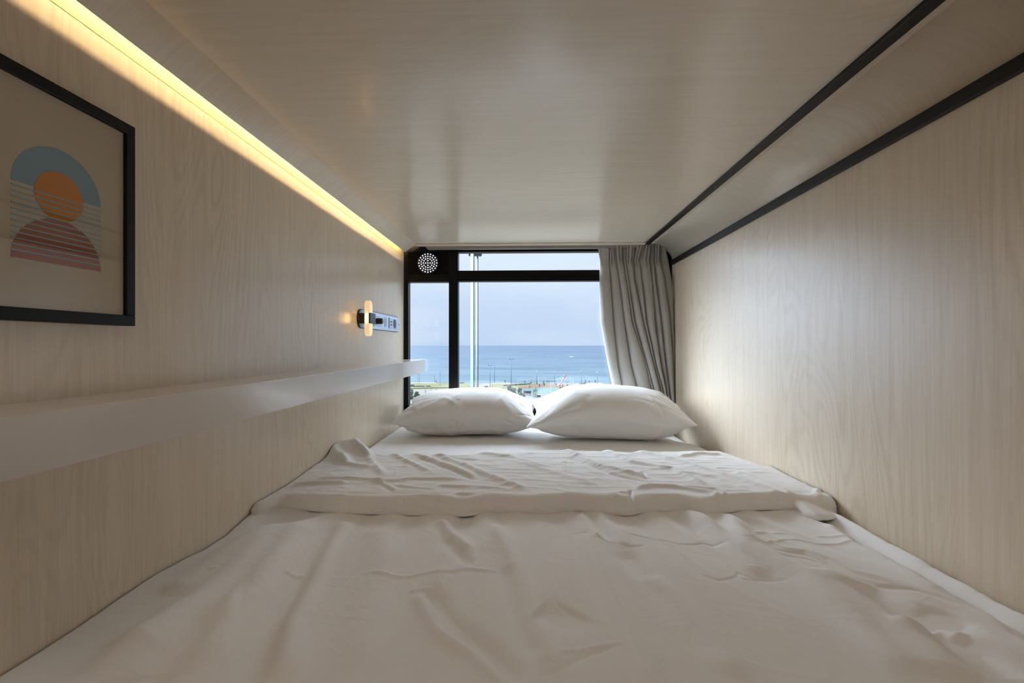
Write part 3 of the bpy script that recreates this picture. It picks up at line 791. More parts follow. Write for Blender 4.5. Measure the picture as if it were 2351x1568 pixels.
# ================================================================= OUTSIDE
EXT = .125                        # true outdoor albedo: colours below are as seen at this exposure
plain_in = plain
def plain_out(name, rgb, *a, **k):
    f = lambda v: 255*((v/255)**2.2*EXT)**(1/2.2)
    return plain_in(name, tuple(f(v) for v in rgb), *a, **k)
plain = plain_out
sand = plain('sand', (214, 203, 180), .95, noise=.10, nscale=.05, spec=.1)
grass = plain('dry_grass', (186, 184, 108), .95, noise=.18, nscale=.08, spec=.1)
paving = plain('pale_paving', (206, 210, 214), .9, noise=.08, nscale=.1, spec=.1)
orange = plain('orange_rubber_ground', (196, 142, 112), .9, noise=.10, nscale=.2, spec=.1)
court = plain('green_court', (136, 186, 172), .8, noise=.06, nscale=.1, spec=.1)
pinkpave = plain('pink_paving', (216, 198, 190), .9, noise=.05, nscale=.3, spec=.1)
leaf = plain('grey_green_leaves', (146, 158, 138), .9, noise=.35, nscale=1.5, spec=.1)
mint = plain_in('mint_painted_steel', (148, 182, 170), .5, noise=.06, nscale=.6)
dgreen = plain('dark_green_steel', (74, 104, 98), .5, noise=.1)
galv = plain_in('galvanised_steel', (132, 138, 140), .5, metal=.0, noise=.15, nscale=2)
dark = plain('dark_lamp_head', (70, 84, 96), .5, noise=.1)
dpole = plain('weathered_grey_pole', (104, 124, 134), .5, noise=.1)
whitep = plain_in('white_paint', (164, 166, 166), .6, noise=.03)
pink = plain_in('pink_plastic', (146, 92, 92), .5, noise=.06, nscale=1)
redp = plain('red_awning_cloth', (196, 92, 96), .8, noise=.1)
bluep = plain('blue_panel', (96, 116, 158), .7, noise=.08)
greyc = plain('grey_concrete', (150, 150, 142), .9, noise=.1, nscale=1)
skin = plain('skin', (150, 112, 92), .7, noise=.05)
cloths = [plain('clothing_%s' % n, c, .9, noise=.1) for n, c in (('navy', (58,64,84)), ('charcoal', (58,60,62)), ('maroon', (120,52,54)), ('pale', (176,180,186)), ('brown', (96,80,66)))]

def gnd(px, py, z=GZ):
    return atz(px, py, z)
def mpp(p):  # metres per photo pixel at a point
    return (p.y*cT-p.x*sT)/F
# ---- ground, as strips laid one beside another
def quad_slab(name, pxpts, z, th, mat, label, cat):
    pts = [gnd(x, y, z) for x, y in pxpts]
    bm = prism(B(), [(p.x, p.y) for p in pts], 'z', z-th, z)
    return tag(obj(name, bm, mat), label, cat, kind='structure')
e_ = 2000
def wide(y0, y1, z): # strip across the view between two photo rows
    a, b = gnd(1200, y0, z).y, gnd(1200, y1, z).y
    return a, b
ya = gnd(1100, 879.5).y
o = obj('beach_ground', bx(-420, 420, 12, ya, GZ-1.0, GZ-.02), sand); tag(o, 'pale sandy ground behind the beach', 'ground', kind='structure')
def strip(name, y0, y1, x0, x1, z, mat, label):
    return quad_slab(name, [(x0, y1), (x1, y1), (x1, y0), (x0, y0)], GZ+z, .06, mat, label, 'ground')
quad_slab('grass_strip', [(600,893),(1058,893),(1085,887),(1105,881),(1068,879.6),(600,879.6)], GZ+.02, .06, grass, 'dry grass strip by the sea on the left', 'ground')
quad_slab('grass_strip', [(1122,894),(1142,894),(1200,889),(1262,889),(1262,881),(1129,881)], GZ+.02, .06, grass, 'dry grass beside the playground', 'ground')
quad_slab('grass_strip', [(1335,882),(1352,888),(1400,890),(1620,890),(1620,880.5),(1335,880.5)], GZ+.02, .06, grass, 'dry grass strip by the sea on the right', 'ground')
quad_slab('playground_ground', [(1190,890.5),(1225,892.5),(1310,890),(1335,889),(1335,883),(1240,882.5),(1205,886)], GZ+.05, .06, orange, 'orange rubber ground of the playground', 'ground')
quad_slab('sports_court', [(1180,904),(1390,904),(1370,889.5),(1225,890.5),(1196,894)], GZ+.08, .06, court, 'pale green sports court beyond the pillows', 'ground')
quad_slab('pink_path', [(1170,908),(1400,908),(1390,904.2),(1180,904.2)], GZ+.05, .06, pinkpave, 'pinkish path before the green court', 'ground')
quad_slab('plaza', [(900,938),(1500,938),(1420,908.3),(1150,908.3),(1120,915)], GZ+.03, .06, paving, 'pale paved plaza', 'ground')
# ---- sea
s = NT('sea_water'); tc = s.n('ShaderNodeTexCoord')
mp = s.n('ShaderNodeMapping'); mp.inputs['Scale'].default_value = (.012, .055, 1); s.l(tc.outputs['Object'], mp.inputs[0])
n1 = s.n('ShaderNodeTexNoise', Scale=1.0, Detail=6.0, Roughness=.62); s.l(mp.outputs[0], n1.inputs['Vector'])
mp2 = s.n('ShaderNodeMapping'); mp2.inputs['Scale'].default_value = (.0025, .010, 1); s.l(tc.outputs['Object'], mp2.inputs[0])
n2 = s.n('ShaderNodeTexNoise', Scale=1.0, Detail=4.0); s.l(mp2.outputs[0], n2.inputs['Vector'])
sp = s.n('ShaderNodeSeparateXYZ'); s.l(tc.outputs['Object'], sp.inputs[0])
dep = s.math('DIVIDE', 260.0, sp.outputs[1])              # 1 at the shore, 0 far out: sand shows through shallow water
dep = s.math('ADD', dep, s.math('MULTIPLY', s.math('SUBTRACT', n2.outputs[0], .5), .5), True)
seacol = lambda *c: tuple(v*EXT for v in lin(*c)[:3])+(1,)
deep, shal = seacol(70, 110, 160), seacol(134, 170, 188)
c = s.mix(dep, deep, shal)
v = s.math('MULTIPLY', s.math('SUBTRACT', n1.outputs[0], .5), 5.0)
v = s.math('ADD', v, .5, True)
c = s.mix(s.math('MULTIPLY', v, .62), c, seacol(172, 200, 216))
foam = s.math('MULTIPLY', s.math('SUBTRACT', n1.outputs[0], .68), 14.0, True)
c = s.mix(s.math('MULTIPLY', foam, .55), c, seacol(236, 240, 244))
s.l(c, s.b.inputs['Base Color']); s.b.inputs['Roughness'].default_value = .55; s.b.inputs['Specular IOR Level'].default_value = .02
bp = s.n('ShaderNodeBump', Strength=.25, Distance=.6); s.l(n1.outputs[0], bp.inputs['Height']); s.l(bp.outputs[0], s.b.inputs['Normal'])
o = obj('sea', bx(-40000, 40000, ya+.05, 60000, GZ-3, GZ-.6), s.m); tag(o, 'calm blue sea reaching to the horizon', 'sea', kind='structure')
# surf line
bm = B(); random.seed(5)
for k in range(26):
    x = -190+k*15+random.uniform(-3, 3); y = ya+random.uniform(3, 9)
    ball(bm, (x, y, GZ-.62), 1, (random.uniform(5, 9), random.uniform(.5, 1.1), .12), 12, 6)
tag(obj('surf', bm, whitep, smooth=True), 'white foam of small waves breaking along the beach', 'surf', kind='stuff')

# ---- the tall floodlight masts
def mast(px, pyb_depth, w_px, top_py, mat, name, label, heads):
    p = atd(px, HY, pyb_depth); mp_ = pyb_depth/F
    r = w_px*mp_/2; ztop = -(top_py-HY)*mp_
    t = thing(name, label, 'mast', (p.x, p.y, GZ))
    obj('pole', tube(B(), [(p.x, p.y, GZ), (p.x, p.y, ztop)], [r*1.06, r*.98], 16), mat, t, smooth=True)
    obj('base', bx(p.x-r*1.8, p.x+r*1.8, p.y-r*1.8, p.y+r*1.8, GZ, GZ+.3), greyc, t)
    return t, p, mp_, ztop
t, p, q, zt = mast(1084.2, 60, 7.0, 560, mint, 'floodlight_mast', 'thick mint green mast seen close through the window', 0)
rr = 3.5*q
obj('ladder_rail', tube(B(), [(p.x+rr*1.05, p.y-.05, GZ), (p.x+rr*1.05, p.y-.05, zt)], .07, 8), dgreen, t)['label'] = 'dark green rail'
t, p, q, zt = mast(1095.2, 72, 3.6, 579, galv, 'floodlight_mast', 'thin grey mast with dark floodlights right of the mint green one', 0)
obj('cable_conduit', tube(B(), [(p.x+2.4*q, p.y-.05, GZ), (p.x+2.4*q, p.y-.05, zt)], .05, 6), dark, t)
cb = obj('crossbar', tube(B(), [(p.x-16*q, p.y, zt-.3), (p.x+9*q, p.y, zt-.3)], .06, 6), dpole, t)
for dx in (-15, -10, -4, 1.5, 7.5):
    c = (p.x+dx*q, p.y-.2, zt-.35); bm = B()
    tube(bm, [(c[0], c[1]+.25, c[2]), (c[0], c[1], c[2]-.05), (c[0], c[1]-.2, c[2]-.1)], [.14, .24, .27] if dx < 7 else [.16, .28, .30], 14)
    obj('floodlight', bm, dark, cb)

# ---- park lamps
def park_lamp(px, top, base, kind, label, group=None):
    p = gnd(px, base); k = mpp(p); h = (base-top)*k
    t = thing('park_lamp', label, 'street lamp', (p.x, p.y, GZ), group)
    r = .45*k if kind != 'globe' else .42*k
    obj('pole', tube(B(), [(p.x, p.y, GZ), (p.x, p.y, GZ+h)], [r*1.2, r*.8], 8), dpole, t, smooth=True)
    bm = B()
    if kind == 'twin':
        for sx in (-1, 1):
            tube(bm, [(p.x, p.y, GZ+h-.3*k), (p.x+sx*2.2*k, p.y, GZ+h+.1*k), (p.x+sx*3.2*k, p.y, GZ+h+.5*k), (p.x+sx*5.4*k, p.y, GZ+h+1.3*k)], [.3*k, .35*k, .8*k, .6*k], 8)
            ball(bm, (p.x+sx*2.2*k, p.y, GZ+h+.2*k), .8*k, (1.2, 1, .6), 8, 6)
        obj('lamp_heads', bm, dark, t)
    elif kind == 'single':
        ball(bm, (p.x, p.y, GZ+h), .9*k, (1, 1, 1), 10, 8); obj('lamp_head', bm, dark, t)
    elif kind == 'globe':
        ball(bm, (p.x-.2*k, p.y, GZ+h+.5*k), 1.05*k, (1, 1, 1), 12, 8); obj('globe', bm, whitep, t, smooth=True)['label'] = 'white globe'
    return t
park_lamp(1125.3, 839, 893, 'twin', 'twin headed dark park lamp left of the sandy path')
park_lamp(1135.2, 839, 878.5, 'single', 'slim park lamp with one small dark head near the shore')
park_lamp(1174, 825, 881.8, 'twin', 'tallest twin headed park lamp in the grass')
park_lamp(1232.6, 852.5, 882, 'globe', 'white globe lamp above the red awnings')
park_lamp(1273, 853, 882, 'globe', 'white globe lamp just left of the pink slide')
park_lamp(1335, 851.5, 881, 'globe', 'taller white globe lamp between slide and curtain')
park_lamp(1371.5, 855.5, 881, 'globe', 'white globe lamp nearest the curtain')
park_lamp(976.5, 887.5, 903, 'globe', 'short white globe lamp seen in the left pane')
park_lamp(1130.2, 881, 896, 'globe', 'short white globe lamp at the sandy path')
park_lamp(1078, 884.5, 905, 'globe', 'short white globe lamp at the foot of the mint mast')
for x, tp, bs, lb in ((960, 858, 881, 'thin bare pole under the shelf end, left of a pair'), (963.6, 857, 881, 'thin bare pole under the shelf end, right of a pair'),
                      (997.3, 860.5, 878.8, 'short thin pole near a person at the shore'), (1010.4, 852, 885, 'tall thin pole left of the black mullion')):
    p = gnd(x, bs); k = mpp(p)
    t = thing('thin_pole', lb, 'pole', (p.x, p.y, GZ))
    obj('shaft', tube(B(), [(p.x, p.y, GZ), (p.x, p.y, GZ+(bs-tp)*k)], .3*k, 6), dpole, t); obj('foot', tube(B(), [(p.x, p.y, GZ), (p.x, p.y, GZ+.3)], .6*k, 8), greyc, t)

# ---- tall fence posts around the court with its net wires
ft = thing('court_fence', 'tall pale posts and rails fencing the green court', 'fence', (*gnd(1241, 905)[:2], GZ))
posts = [(1189,871,893),(1241,871,911),(1264.5,871,906),(1211.5,871,890),(1310,872,889),(1315.5,871,889),(1181.5,879,896),(1166,878,897),(1150.5,882,897)]
for (x, tp, bs) in posts:
    p = gnd(x, bs); k = mpp(p)
    obj('fence_post', tube(B(), [(p.x, p.y, GZ), (p.x, p.y, GZ+(bs-tp)*k)], .42*k, 6), galv, ft)
a = gnd(1189, 893); b = gnd(1316, 889); ka, kb = mpp(a), mpp(b)
bm = tube(B(), [(a.x, a.y, GZ+21.5*ka), (b.x, b.y, GZ+17.5*kb)], .35*ka, 6)
obj('fence_rail', bm, galv, ft); obj('fence_rail', tube(B(), [(a.x, a.y, GZ+20*ka), (gnd(1211.5, 890).x, gnd(1211.5, 890).y, GZ+17*ka)], .3*ka, 6), galv, ft)
# ---- low walls / railings on the left
def low_wall(name, pts, h, th, mat, label, cat):
    P_ = [gnd(x, y) for x, y in pts]; bm = B()
    for a, b in zip(P_, P_[1:]):
        d = (b-a); d.z = 0; n = Vector((-d.y, d.x, 0)).normalized()*th/2
        vs = [bm.verts.new(v) for z in (GZ, GZ+h) for v in ((a.x+n.x, a.y+n.y, z), (b.x+n.x, b.y+n.y, z), (b.x-n.x, b.y-n.y, z), (a.x-n.x, a.y-n.y, z))]
        for f in ((0,1,2,3), (4,5,6,7), (0,1,5,4), (1,2,6,5), (2,3,7,6), (3,0,4,7)): bm.faces.new([vs[i] for i in f])
    return tag(obj(name, bm, mat), label, cat)
low_wall('low_wall', [(880, 886), (951, 886)], .7, .5, greyc, 'grey low wall at the left window edge', 'wall')
low_wall('low_wall', [(936, 888), (989, 887.5)], .5, .5, greyc, 'long low grey bench wall in the left pane', 'wall')
low_wall('path_kerb', [(936, 893.2), (980, 891.5), (1050, 890.5)], .35, .4, greyc, 'pale kerb curving behind the left pane', 'kerb')
low_wall('low_wall', [(1156, 886.5), (1190, 884), (1216, 882.5)], .6, .6, greyc, 'curved grey wall left of the playground', 'wall')
for x in (989.5, 1001.5):
    p = gnd(x, 897); k = mpp(p)
    tag(obj('marker_post', tube(B(), [(p.x, p.y, GZ), (p.x, p.y, GZ+5.5*k)], .35*k, 6), plain('pale_orange_paint', (222,160,140), .7)), 'short orange marker post, %s' % ('nearer the window stile' if x < 995 else 'nearer the black mullion'), 'post')
# ---- playground slide
p = gnd(1288, 891.5); k = mpp(p)
sl_ = thing('playground_slide', 'pink spiral topped slide in the seaside playground', 'slide', (p.x, p.y, GZ))
def sp_(x, y, dy=0): # a point of the slide, photo coordinates at its own distance
    q_ = atd(x, y, p.y*cT-p.x*sT); return Vector((q_.x, q_.y+dy, q_.z))
path = [sp_(1278.5, 886.4), sp_(1284.5, 884.2), sp_(1288.5, 879.5), sp_(1292, 873.5), sp_(1295, 868.5), sp_(1297.5, 864)]
path = [v+Vector((0, 0, 0)) for v in path]
bm = B(); w = 1.05*k; L_ = []
for i, v in enumerate(path):
    t_ = (path[min(i+1, len(path)-1)]-path[max(i-1, 0)]).normalized(); n_ = Vector((0, 1, 0)); up = n_.cross(t_) * -1
    sec = [v-n_*w*1.6+up*w*.9, v-n_*w*1.3, v+n_*w*1.3, v+n_*w*1.6+up*w*.9]
    side = Vector((w*.9, 0, 0))
    L_.append([bm.verts.new(q_) for q_ in (sec[0]-side, sec[1]-side*.8, sec[1]+side*.8, sec[3]+side)])
for a_, b_ in zip(L_, L_[1:]):
    for j in range(3): bm.faces.new((a_[j], a_[j+1], b_[j+1], b_[j]))
sd = obj('chute', bm, pink, sl_); so = sd.modifiers.new('t', 'SOLIDIFY'); so.thickness = .35
for x in (1294.6, 1299.4): obj('support', tube(B(), [(sp_(x, 0).x, p.y, GZ), sp_(x, 862)], .3*k, 6), galv, sl_)
bm = B(); c0 = sp_(1296.8, 864.6)
box(bm, c0.x-2.6*k, c0.x+2.6*k, c0.y-2*k, c0.y+2*k, c0.z-.3*k, c0.z+.3*k)
for sx in (-2.4, 2.4):
    for sy in (-1.8, 1.8): tube(bm, [(c0.x+sx*k, c0.y+sy*k, c0.z), (c0.x+sx*k, c0.y+sy*k, c0.z+3*k)], .3*k, 6)
obj('platform', bm, redp, sl_)
bm = prism(B(), [(c0.x-3*k, c0.z+3*k), (c0.x+3*k, c0.z+3*k), (c0.x, c0.z+4.6*k)], 'y', c0.y-2.2*k, c0.y+2.2*k)
obj('roof', bm, pink, sl_)
# ---- awnings
for x, lb in ((1220.5, 'red awning, left of the two behind the playground'), (1229.5, 'red awning, right of the two behind the playground')):
    p = gnd(x, 881); k = mpp(p); t = thing('awning', lb, 'awning', (p.x, p.y, GZ), 'red beach awnings')
    obj('canopy', prism(B(), [(p.x-2.9*k, GZ+9.6*k), (p.x+2.9*k, GZ+9.6*k), (p.x+2*k, GZ+11*k), (p.x-2*k, GZ+11*k)], 'y', p.y-1.5, p.y+1.5), redp, t)
    for sx in (-2.4, 2.4): obj('post', tube(B(), [(p.x+sx*k, p.y, GZ), (p.x+sx*k, p.y, GZ+9.7*k)], .2*k, 6), galv, t)
# ---- climbing frame
p = gnd(1262, 883.5); k = mpp(p); t = thing('climbing_frame', 'long grey metal climbing frame in the playground', 'climbing frame', (p.x, p.y, GZ))
for dx in (-24, -16, -8, 0, 8, 16): obj('upright', tube(B(), [(p.x+dx*k, p.y, GZ), (p.x+dx*k, p.y, GZ+9.5*k)], .28*k, 6), galv, t)
bm = tube(B(), [(p.x-24*k, p.y, GZ+9.3*k), (p.x+17*k, p.y, GZ+9*k)], .3*k, 6); obj('top_rail', bm, dpole, t); obj('lower_rail', tube(B(), [(p.x-10*k, p.y, GZ+7.6*k), (p.x+17*k, p.y, GZ+7.6*k)], .5*k, 6), dpole, t)
for x, lb in ((1237, 'leftmost of three short masts behind the climbing frame'), (1245, 'middle of three short masts behind the climbing frame'), (1252.5, 'rightmost of three short masts behind the climbing frame')):
    p = gnd(x, 880); k = mpp(p); tag(obj('short_mast', ball(tube(B(), [(p.x, p.y, GZ), (p.x, p.y, GZ+13*k)], .25*k, 6), (p.x, p.y, GZ+13.4*k), .6*k), whitep), lb, 'mast', 'short masts behind the climbing frame')
# ---- blue bench shelter and green gym machine
p = gnd(1210.5, 907.5); k = mpp(p); t = thing('blue_shelter', 'blue panelled bench shelter beside the green court', 'shelter', (p.x, p.y, GZ))
obj('panel', bx(p.x-7.8*k, p.x+8.2*k, p.y-.15, p.y+.15, GZ+4.2*k, GZ+10.3*k, bev=.05), bluep, t)
for dx in (-7.8, 8.2): obj('side_frame', box(B(), p.x+dx*k-.4*k, p.x+dx*k+.4*k, p.y-.2, p.y+.8, GZ, GZ+(15 if dx < 0 else 11)*k), dgreen, t)
obj('bench_seat', bx(p.x-7.6*k, p.x+8*k, p.y-1.2, p.y-.1, GZ+2.2*k, GZ+2.8*k), dpole, t)
p = gnd(1230, 912); k = mpp(p); t = thing('outdoor_gym', 'green and yellow outdoor exercise machine between the pillows', 'gym machine', (p.x, p.y, GZ))
yel = plain('pale_yellow_steel', (206, 204, 150), .6, noise=.05); gm = plain('green_steel', (92, 122, 104), .6, noise=.1)
bm = B()
for dx in (-5.5, -3, 0, 3): box(bm, p.x+dx*k-.5*k, p.x+dx*k+.5*k, p.y-.25, p.y+.25, GZ, GZ+random.uniform(15, 19)*k)
box(bm, p.x-5.5*k, p.x+3*k, p.y-.3, p.y+.3, GZ+14*k, GZ+15.2*k); box(bm, p.x-5.5*k, p.x+1*k, p.y-.3, p.y+.3, GZ+7*k, GZ+8*k)
obj('upright_frame', bm, gm, t)
obj('centre_post', bx(p.x-1*k, p.x+1.1*k, p.y-.5, p.y-.1, GZ-.02, GZ+22*k), yel, t)
obj('counterweight', bx(p.x+3.2*k, p.x+11*k, p.y+.5, p.y+1.8, GZ, GZ+5*k, bev=.1), dgreen, t)['label'] = 'dark box'
# ---- white cylinder kiosk
p = gnd(1326, 892); k = mpp(p); t = thing('white_kiosk', 'white domed column with a dark slot beside bushes', 'kiosk', (p.x, p.y, GZ))
bm = tube(B(), [(p.x, p.y, GZ), (p.x, p.y, GZ+9*k), (p.x, p.y, GZ+10.4*k), (p.x, p.y, GZ+11.2*k)], [3.8*k, 3.8*k, 3.1*k, 1.2*k], 20)
obj('column', bm, whitep, t, smooth=False); obj('opening', bx(p.x-1*k, p.x+1.6*k, p.y-4*k, p.y-3.5*k, GZ+.2, GZ+8.4*k), greyc, t)
# ---- bushes
def bush(px, base, w, h, label, seed):
    p = gnd(px, base); k = mpp(p); rnd = random.Random(seed); bm = B()
    for i in range(34):
        a = rnd.uniform(0, 2*PI); rr = rnd.uniform(0, 1)**.6; zz = rnd.uniform(.12, 1)
        f = math.sqrt(max(.05, 1-(zz*.8)**2))
        s_ = bmesh.ops.create_icosphere(bm, subdivisions=1, radius=rnd.uniform(.16, .28)*h*k)
        c = Vector((p.x+math.cos(a)*rr*f*w/2*k, p.y+math.sin(a)*rr*f*w/2*k, GZ+zz*h*k*.85))
        for q_ in s_['verts']: q_.co = q_.co*(1+rnd.uniform(-.25, .25))+c
    t = thing('bush', label, 'bush', (p.x, p.y, GZ))
    obj('foliage', bm, leaf, t)
    for i in range(2): obj('stem', tube(B(), [(p.x+rnd.uniform(-.2,.2), p.y, GZ-.02), (p.x+rnd.uniform(-1,1)*w*.2*k, p.y, GZ+h*.5*k)], .12, 5), greyc, t)
for b_ in ((1116.5,895,7,9,'small grey bush beside the sandy path'), (1139,897,12,5,'pale low bush left of the fence posts'), (1154,898,10,7,'small bush just above the left pillow'),
           (1169,897,8,12,'taller grey bush among the fence posts'), (1177,903,18,12,'broad dark bush above the left pillow'), (1193.5,903,9,12,'round bush beside the green court'),
           (1196,915,20,14,'large grey green bush at the left pillow edge'), (1290,896,13,9,'dark green bush at the edge of the green court'), (1309,893,10,8,'pale bush behind the white column'),
           (1338,889,22,9,'wide dark bush right of the white column'), (940,916,12,24,'tall faint bush at the left window edge'), (957,912,10,14,'pale shrub in the left pane'),
           (1343,879.75,14,2.5,'flat line of low shrubs on the shore')):
    bush(b_[0], b_[1], b_[2], b_[3], b_[4], int(b_[0]))
# ---- people on the beach and playground
def skinned(name, pts, edges, rad, mat, parent, root):
    me = bpy.data.meshes.new(name); me.from_pydata(pts, edges, []); me.materials.append(mat)
    o = link(bpy.data.objects.new(name, me)); o.parent = parent
    sk_ = o.modifiers.new('skin', 'SKIN'); sk_.use_smooth_shade = True
    for v, r in zip(me.skin_vertices[0].data, rad): v.radius = (r, r)
    me.skin_vertices[0].data[root].use_root = True
    sb_ = o.modifiers.new('sub', 'SUBSURF'); sb_.levels = 1; sb_.render_levels = 1
    return o
def person(px, base, hpx, ci, label, pose=.5):
    p = gnd(px, base); k = mpp(p); H = min(1.85, max(1.0, hpx*k)); st = .05*pose*(1 if ci % 2 else -1)
    t = thing('person', label, 'person', (p.x, p.y, GZ), 'people by the sea')
    J = [(0,0,.50), (0,0,.60), (0,0,.74), (0,0,.81), (0,0,.86), (0,-.01,.92), (0,-.012,.985),
         (.055,0,.48), (.065,-.01,.27), (.06+st,.02,.035), (.06+st,-.08,.015), (-.055,0,.48), (-.065,-.01,.27), (-.06+st,.02,.035), (-.06+st,-.08,.015),
         (.11,0,.80), (.14,0,.64), (.155,-.05,.50), (.158,-.065,.455), (-.11,0,.80), (-.14,0,.64), (-.155,-.05,.50), (-.158,-.065,.455)]
    E_ = [(0,1),(1,2),(2,3),(3,4),(4,5),(5,6),(0,7),(7,8),(8,9),(9,10),(0,11),(11,12),(12,13),(13,14),(3,15),(15,16),(16,17),(17,18),(3,19),(19,20),(20,21),(21,22)]
    Rd = [.085,.07,.085,.07,.03,.058,.045, .055,.038,.024,.02, .055,.038,.024,.02, .035,.026,.018,.02, .035,.026,.018,.02]
    pts = [(x*H, y*H, z*H) for x, y, z in J]
    skinned('body', pts, E_, [r*H for r in Rd], skin, t, 0)
    keep = [0,1,2,3,7,8,11,12,15,16,19,20]; mp_ = {v: i for i, v in enumerate(keep)}
    q_ = [pts[v] for v in keep]+[(pts[9][0], pts[9][1], .07*H), (pts[13][0], pts[13][1], .07*H)]
    e2 = [(mp_[a], mp_[b]) for a, b in E_ if a in mp_ and b in mp_]+[(mp_[8], 12), (mp_[12], 13)]
    skinned('clothing', q_, e2, [(Rd[v]+.016)*H for v in keep]+[.036*H]*2, cloths[ci], t, 0)
    hr = ball(B(), (p.x, p.y+.008*H, GZ+.965*H), .07*H, (.95, 1.05, .75), 10, 6); obj('hair', hr, cloths[1], t, smooth=True)
for a_ in ((1001,878.4,6,1,'person in dark clothes on the shore seen in the left pane'), (1159.5,879.5,7,1,'person walking alone on the sand near the tall twin lamp'),
           (1344,879,7,1,'person on the right shore, left of three walkers'), (1353,879.5,6.5,1,'person on the right shore, middle of three walkers'), (1366.7,879.5,7.5,1,'person on the right shore, right of three walkers'),
           (1205,879.5,6,1,'person in dark clothes left of the red awnings'), (1219,882.5,7,2,'person in maroon under the left red awning'), (1216.3,892,7,1,'person in dark clothes at the court corner'),
           (1233,883,6,1,'person bending by the climbing frame'), (1239,889,8,0,'person in navy beside the fence post'), (1247,882,7,1,'person below the climbing frame'), (1249.5,887,8,4,'person in brown in front of the climbing frame'),
           (1277,888,9,1,'person in dark clothes standing left of the slide'), (1285,888,9.5,1,'person at the foot of the pink slide'), (1286,877,4.5,1,'person high behind the slide chute'),
           (1292,889,7.5,4,'person in brown right of the slide foot'), (1302.3,890,9.5,0,'person in navy right of the slide, nearest the court'), (1300,880,4,1,'person behind the slide platform')):
    person(*a_)
# people lie or sit low on the sand at the left
p = gnd(1060, 879.9); k = mpp(p); t = thing('driftwood', 'dark heap lying on the shore left of the mint mast', 'driftwood', (p.x, p.y, GZ))
bm = B()
for i, dx in enumerate((-3, -1, 1, 3)): ball(bm, (p.x+dx*k, p.y, GZ+.2), .5, (1.2, .6, .7+.2*(i % 2)), 8, 6)
obj('heap', bm, dpole, t)
p = gnd(1314, 800, GZ-.6) if False else atz(1312, 820.2, GZ-.6); k = mpp(p)
t = thing('boat', 'small white boat far out on the sea', 'boat', (p.x, p.y, GZ-.6))
obj('hull', prism(B(), [(p.x-4*k, GZ-.5), (p.x+4*k, GZ-.5), (p.x+4.6*k, GZ+.5*k), (p.x-4.4*k, GZ+.5*k)], 'y', p.y-2, p.y+2), whitep, t)
obj('cabin', bx(p.x-2*k, p.x+1*k, p.y-1.5, p.y+1.5, GZ+.45*k, GZ+1.0*k), whitep, t)

# ---------------------------------------------------------------- SKY, FILL LIGHT, CAMERA
w = bpy.data.worlds.new('sky'); bpy.context.scene.world = w; w.use_nodes = True
nt_ = w.node_tree; bg = nt_.nodes['Background']
tc = nt_.nodes.new('ShaderNodeTexCoord'); sep = nt_.nodes.new('ShaderNodeSeparateXYZ'); nt_.links.new(tc.outputs['Generated'], sep.inputs[0])
cr = nt_.nodes.new('ShaderNodeValToRGB'); nt_.links.new(sep.outputs['Z'], cr.inputs[0])
el = cr.color_ramp.elements
el[0].position = 0.0; el[0].color = lin(180, 200, 228); el[1].position = .22; el[1].color = lin(206, 219, 235)
for ps, c in ((.08, (188, 205, 232)), (.14, (198, 215, 236)), (1.0, (200, 216, 238))):
    e = el.new(ps); e.color = lin(*c)
nz = nt_.nodes.new('ShaderNodeTexNoise'); nz.inputs['Scale'].default_value = 3.0; nz.inputs['Detail'].default_value = 4
mpw = nt_.nodes.new('ShaderNodeMapping'); mpw.inputs['Scale'].default_value = (1, 1, 3); nt_.links.new(tc.outputs['Generated'], mpw.inputs[0]); nt_.links.new(mpw.outputs[0], nz.inputs['Vector'])
mxw = nt_.nodes.new('ShaderNodeMix'); mxw.data_type = 'RGBA'
mr0 = nt_.nodes.new('ShaderNodeMapRange'); mr0.inputs[1].default_value = .45; mr0.inputs[2].default_value = .75; mr0.inputs[4].default_value = .45
nt_.links.new(nz.outputs[0], mr0.inputs[0]); nt_.links.new(mr0.outputs[0], mxw.inputs[0]); nt_.links.new(cr.outputs[0], mxw.inputs[6]); mxw.inputs[7].default_value = lin(224, 232, 240)
nt_.links.new(mxw.outputs[2], bg.inputs['Color'])
# added boost above the visible sky lights the bunk: strength rises with elevation
mr = nt_.nodes.new('ShaderNodeMapRange'); mr.interpolation_type = 'SMOOTHSTEP'
mr.inputs[1].default_value = .20; mr.inputs[2].default_value = .38; mr.inputs[3].default_value = 1.28; mr.inputs[4].default_value = 9.5
nt_.links.new(sep.outputs['Z'], mr.inputs[0])
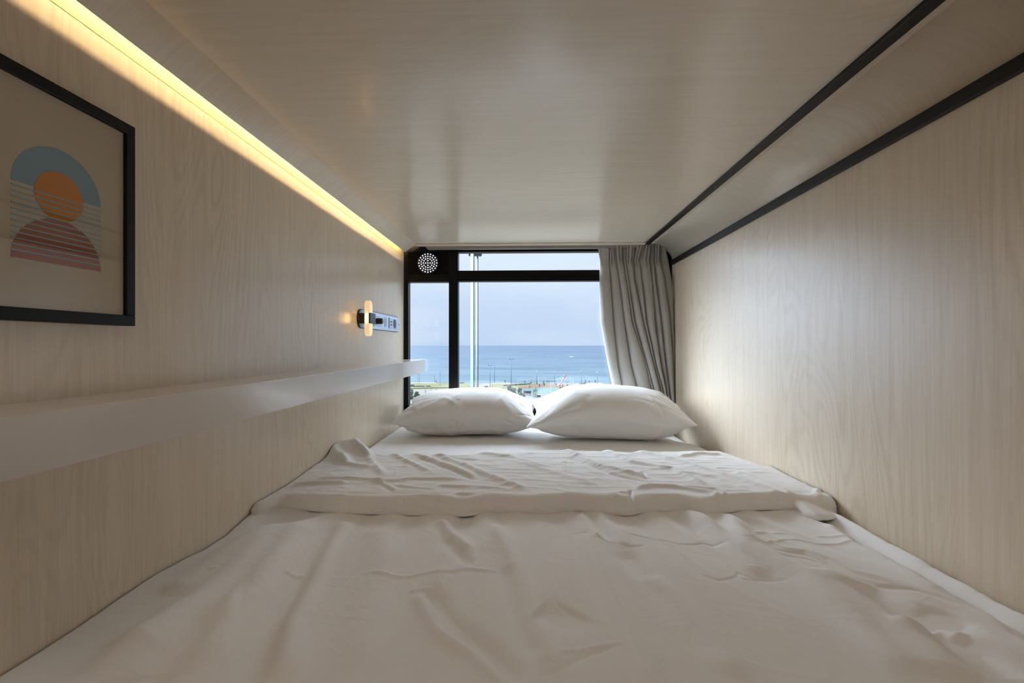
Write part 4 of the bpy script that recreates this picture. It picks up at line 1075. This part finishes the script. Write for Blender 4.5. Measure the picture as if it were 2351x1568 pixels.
# added lobe high left, out of view: a veiled-sun glow to light the bunk
dt = nt_.nodes.new('ShaderNodeVectorMath'); dt.operation = 'DOT_PRODUCT'
nrm = nt_.nodes.new('ShaderNodeVectorMath'); nrm.operation = 'NORMALIZE'; nt_.links.new(tc.outputs['Generated'], nrm.inputs[0])
nt_.links.new(nrm.outputs[0], dt.inputs[0]); dt.inputs[1].default_value = Vector((-.70, .55, .45)).normalized()
gl = nt_.nodes.new('ShaderNodeMapRange'); gl.interpolation_type = 'SMOOTHSTEP'
gl.inputs[1].default_value = .80; gl.inputs[2].default_value = 1.0; gl.inputs[3].default_value = 0.0; gl.inputs[4].default_value = 34.0
nt_.links.new(dt.outputs['Value'], gl.inputs[0])
ad = nt_.nodes.new('ShaderNodeMath'); ad.operation = 'ADD'; nt_.links.new(mr.outputs[0], ad.inputs[0]); nt_.links.new(gl.outputs[0], ad.inputs[1])
nt_.links.new(ad.outputs[0], bg.inputs['Strength'])

def area(name, loc, rot, sx, sy, power, col, portal=False):
    l = bpy.data.lights.new(name, 'AREA'); l.shape = 'RECTANGLE'; l.size = sx; l.size_y = sy; l.energy = power; l.color = col
    o = link(bpy.data.objects.new(name, l)); o.location = loc; o.rotation_euler = rot
    if portal: l.cycles.is_portal = True
    return o
area('aisle_fill_light', (-.2, -.75, 1.36), (0, 0, 0), 1.2, .7, 8, (1.0, .93, .85))  # added unseen fill behind the camera, brightens the bunk
area('window_portal', (.05, YW+.10, .10), (-PI/2, 0, 0), 1.36, .86, 1, (1, 1, 1), True)

cam = bpy.data.cameras.new('camera'); co = link(bpy.data.objects.new('camera', cam))
cam.sensor_width = 36; cam.lens = F/2351*36; cam.shift_y = (HY-784)/2351; cam.clip_start = .02; cam.clip_end = 100000
co.location = (0, 0, 0); co.rotation_euler = (PI/2, 0, TH)
sc = bpy.context.scene; sc.camera = co
sc.view_settings.view_transform = 'Standard'; sc.view_settings.look = 'None'; sc.view_settings.exposure = 0; sc.view_settings.gamma = 1
sc.view_settings.use_curve_mapping = False
sc.cycles.max_bounces = 10; sc.cycles.diffuse_bounces = 6; sc.cycles.glossy_bounces = 4; sc.cycles.transparent_max_bounces = 12
sc.cycles.sample_clamp_indirect = 6; sc.cycles.use_denoising = True
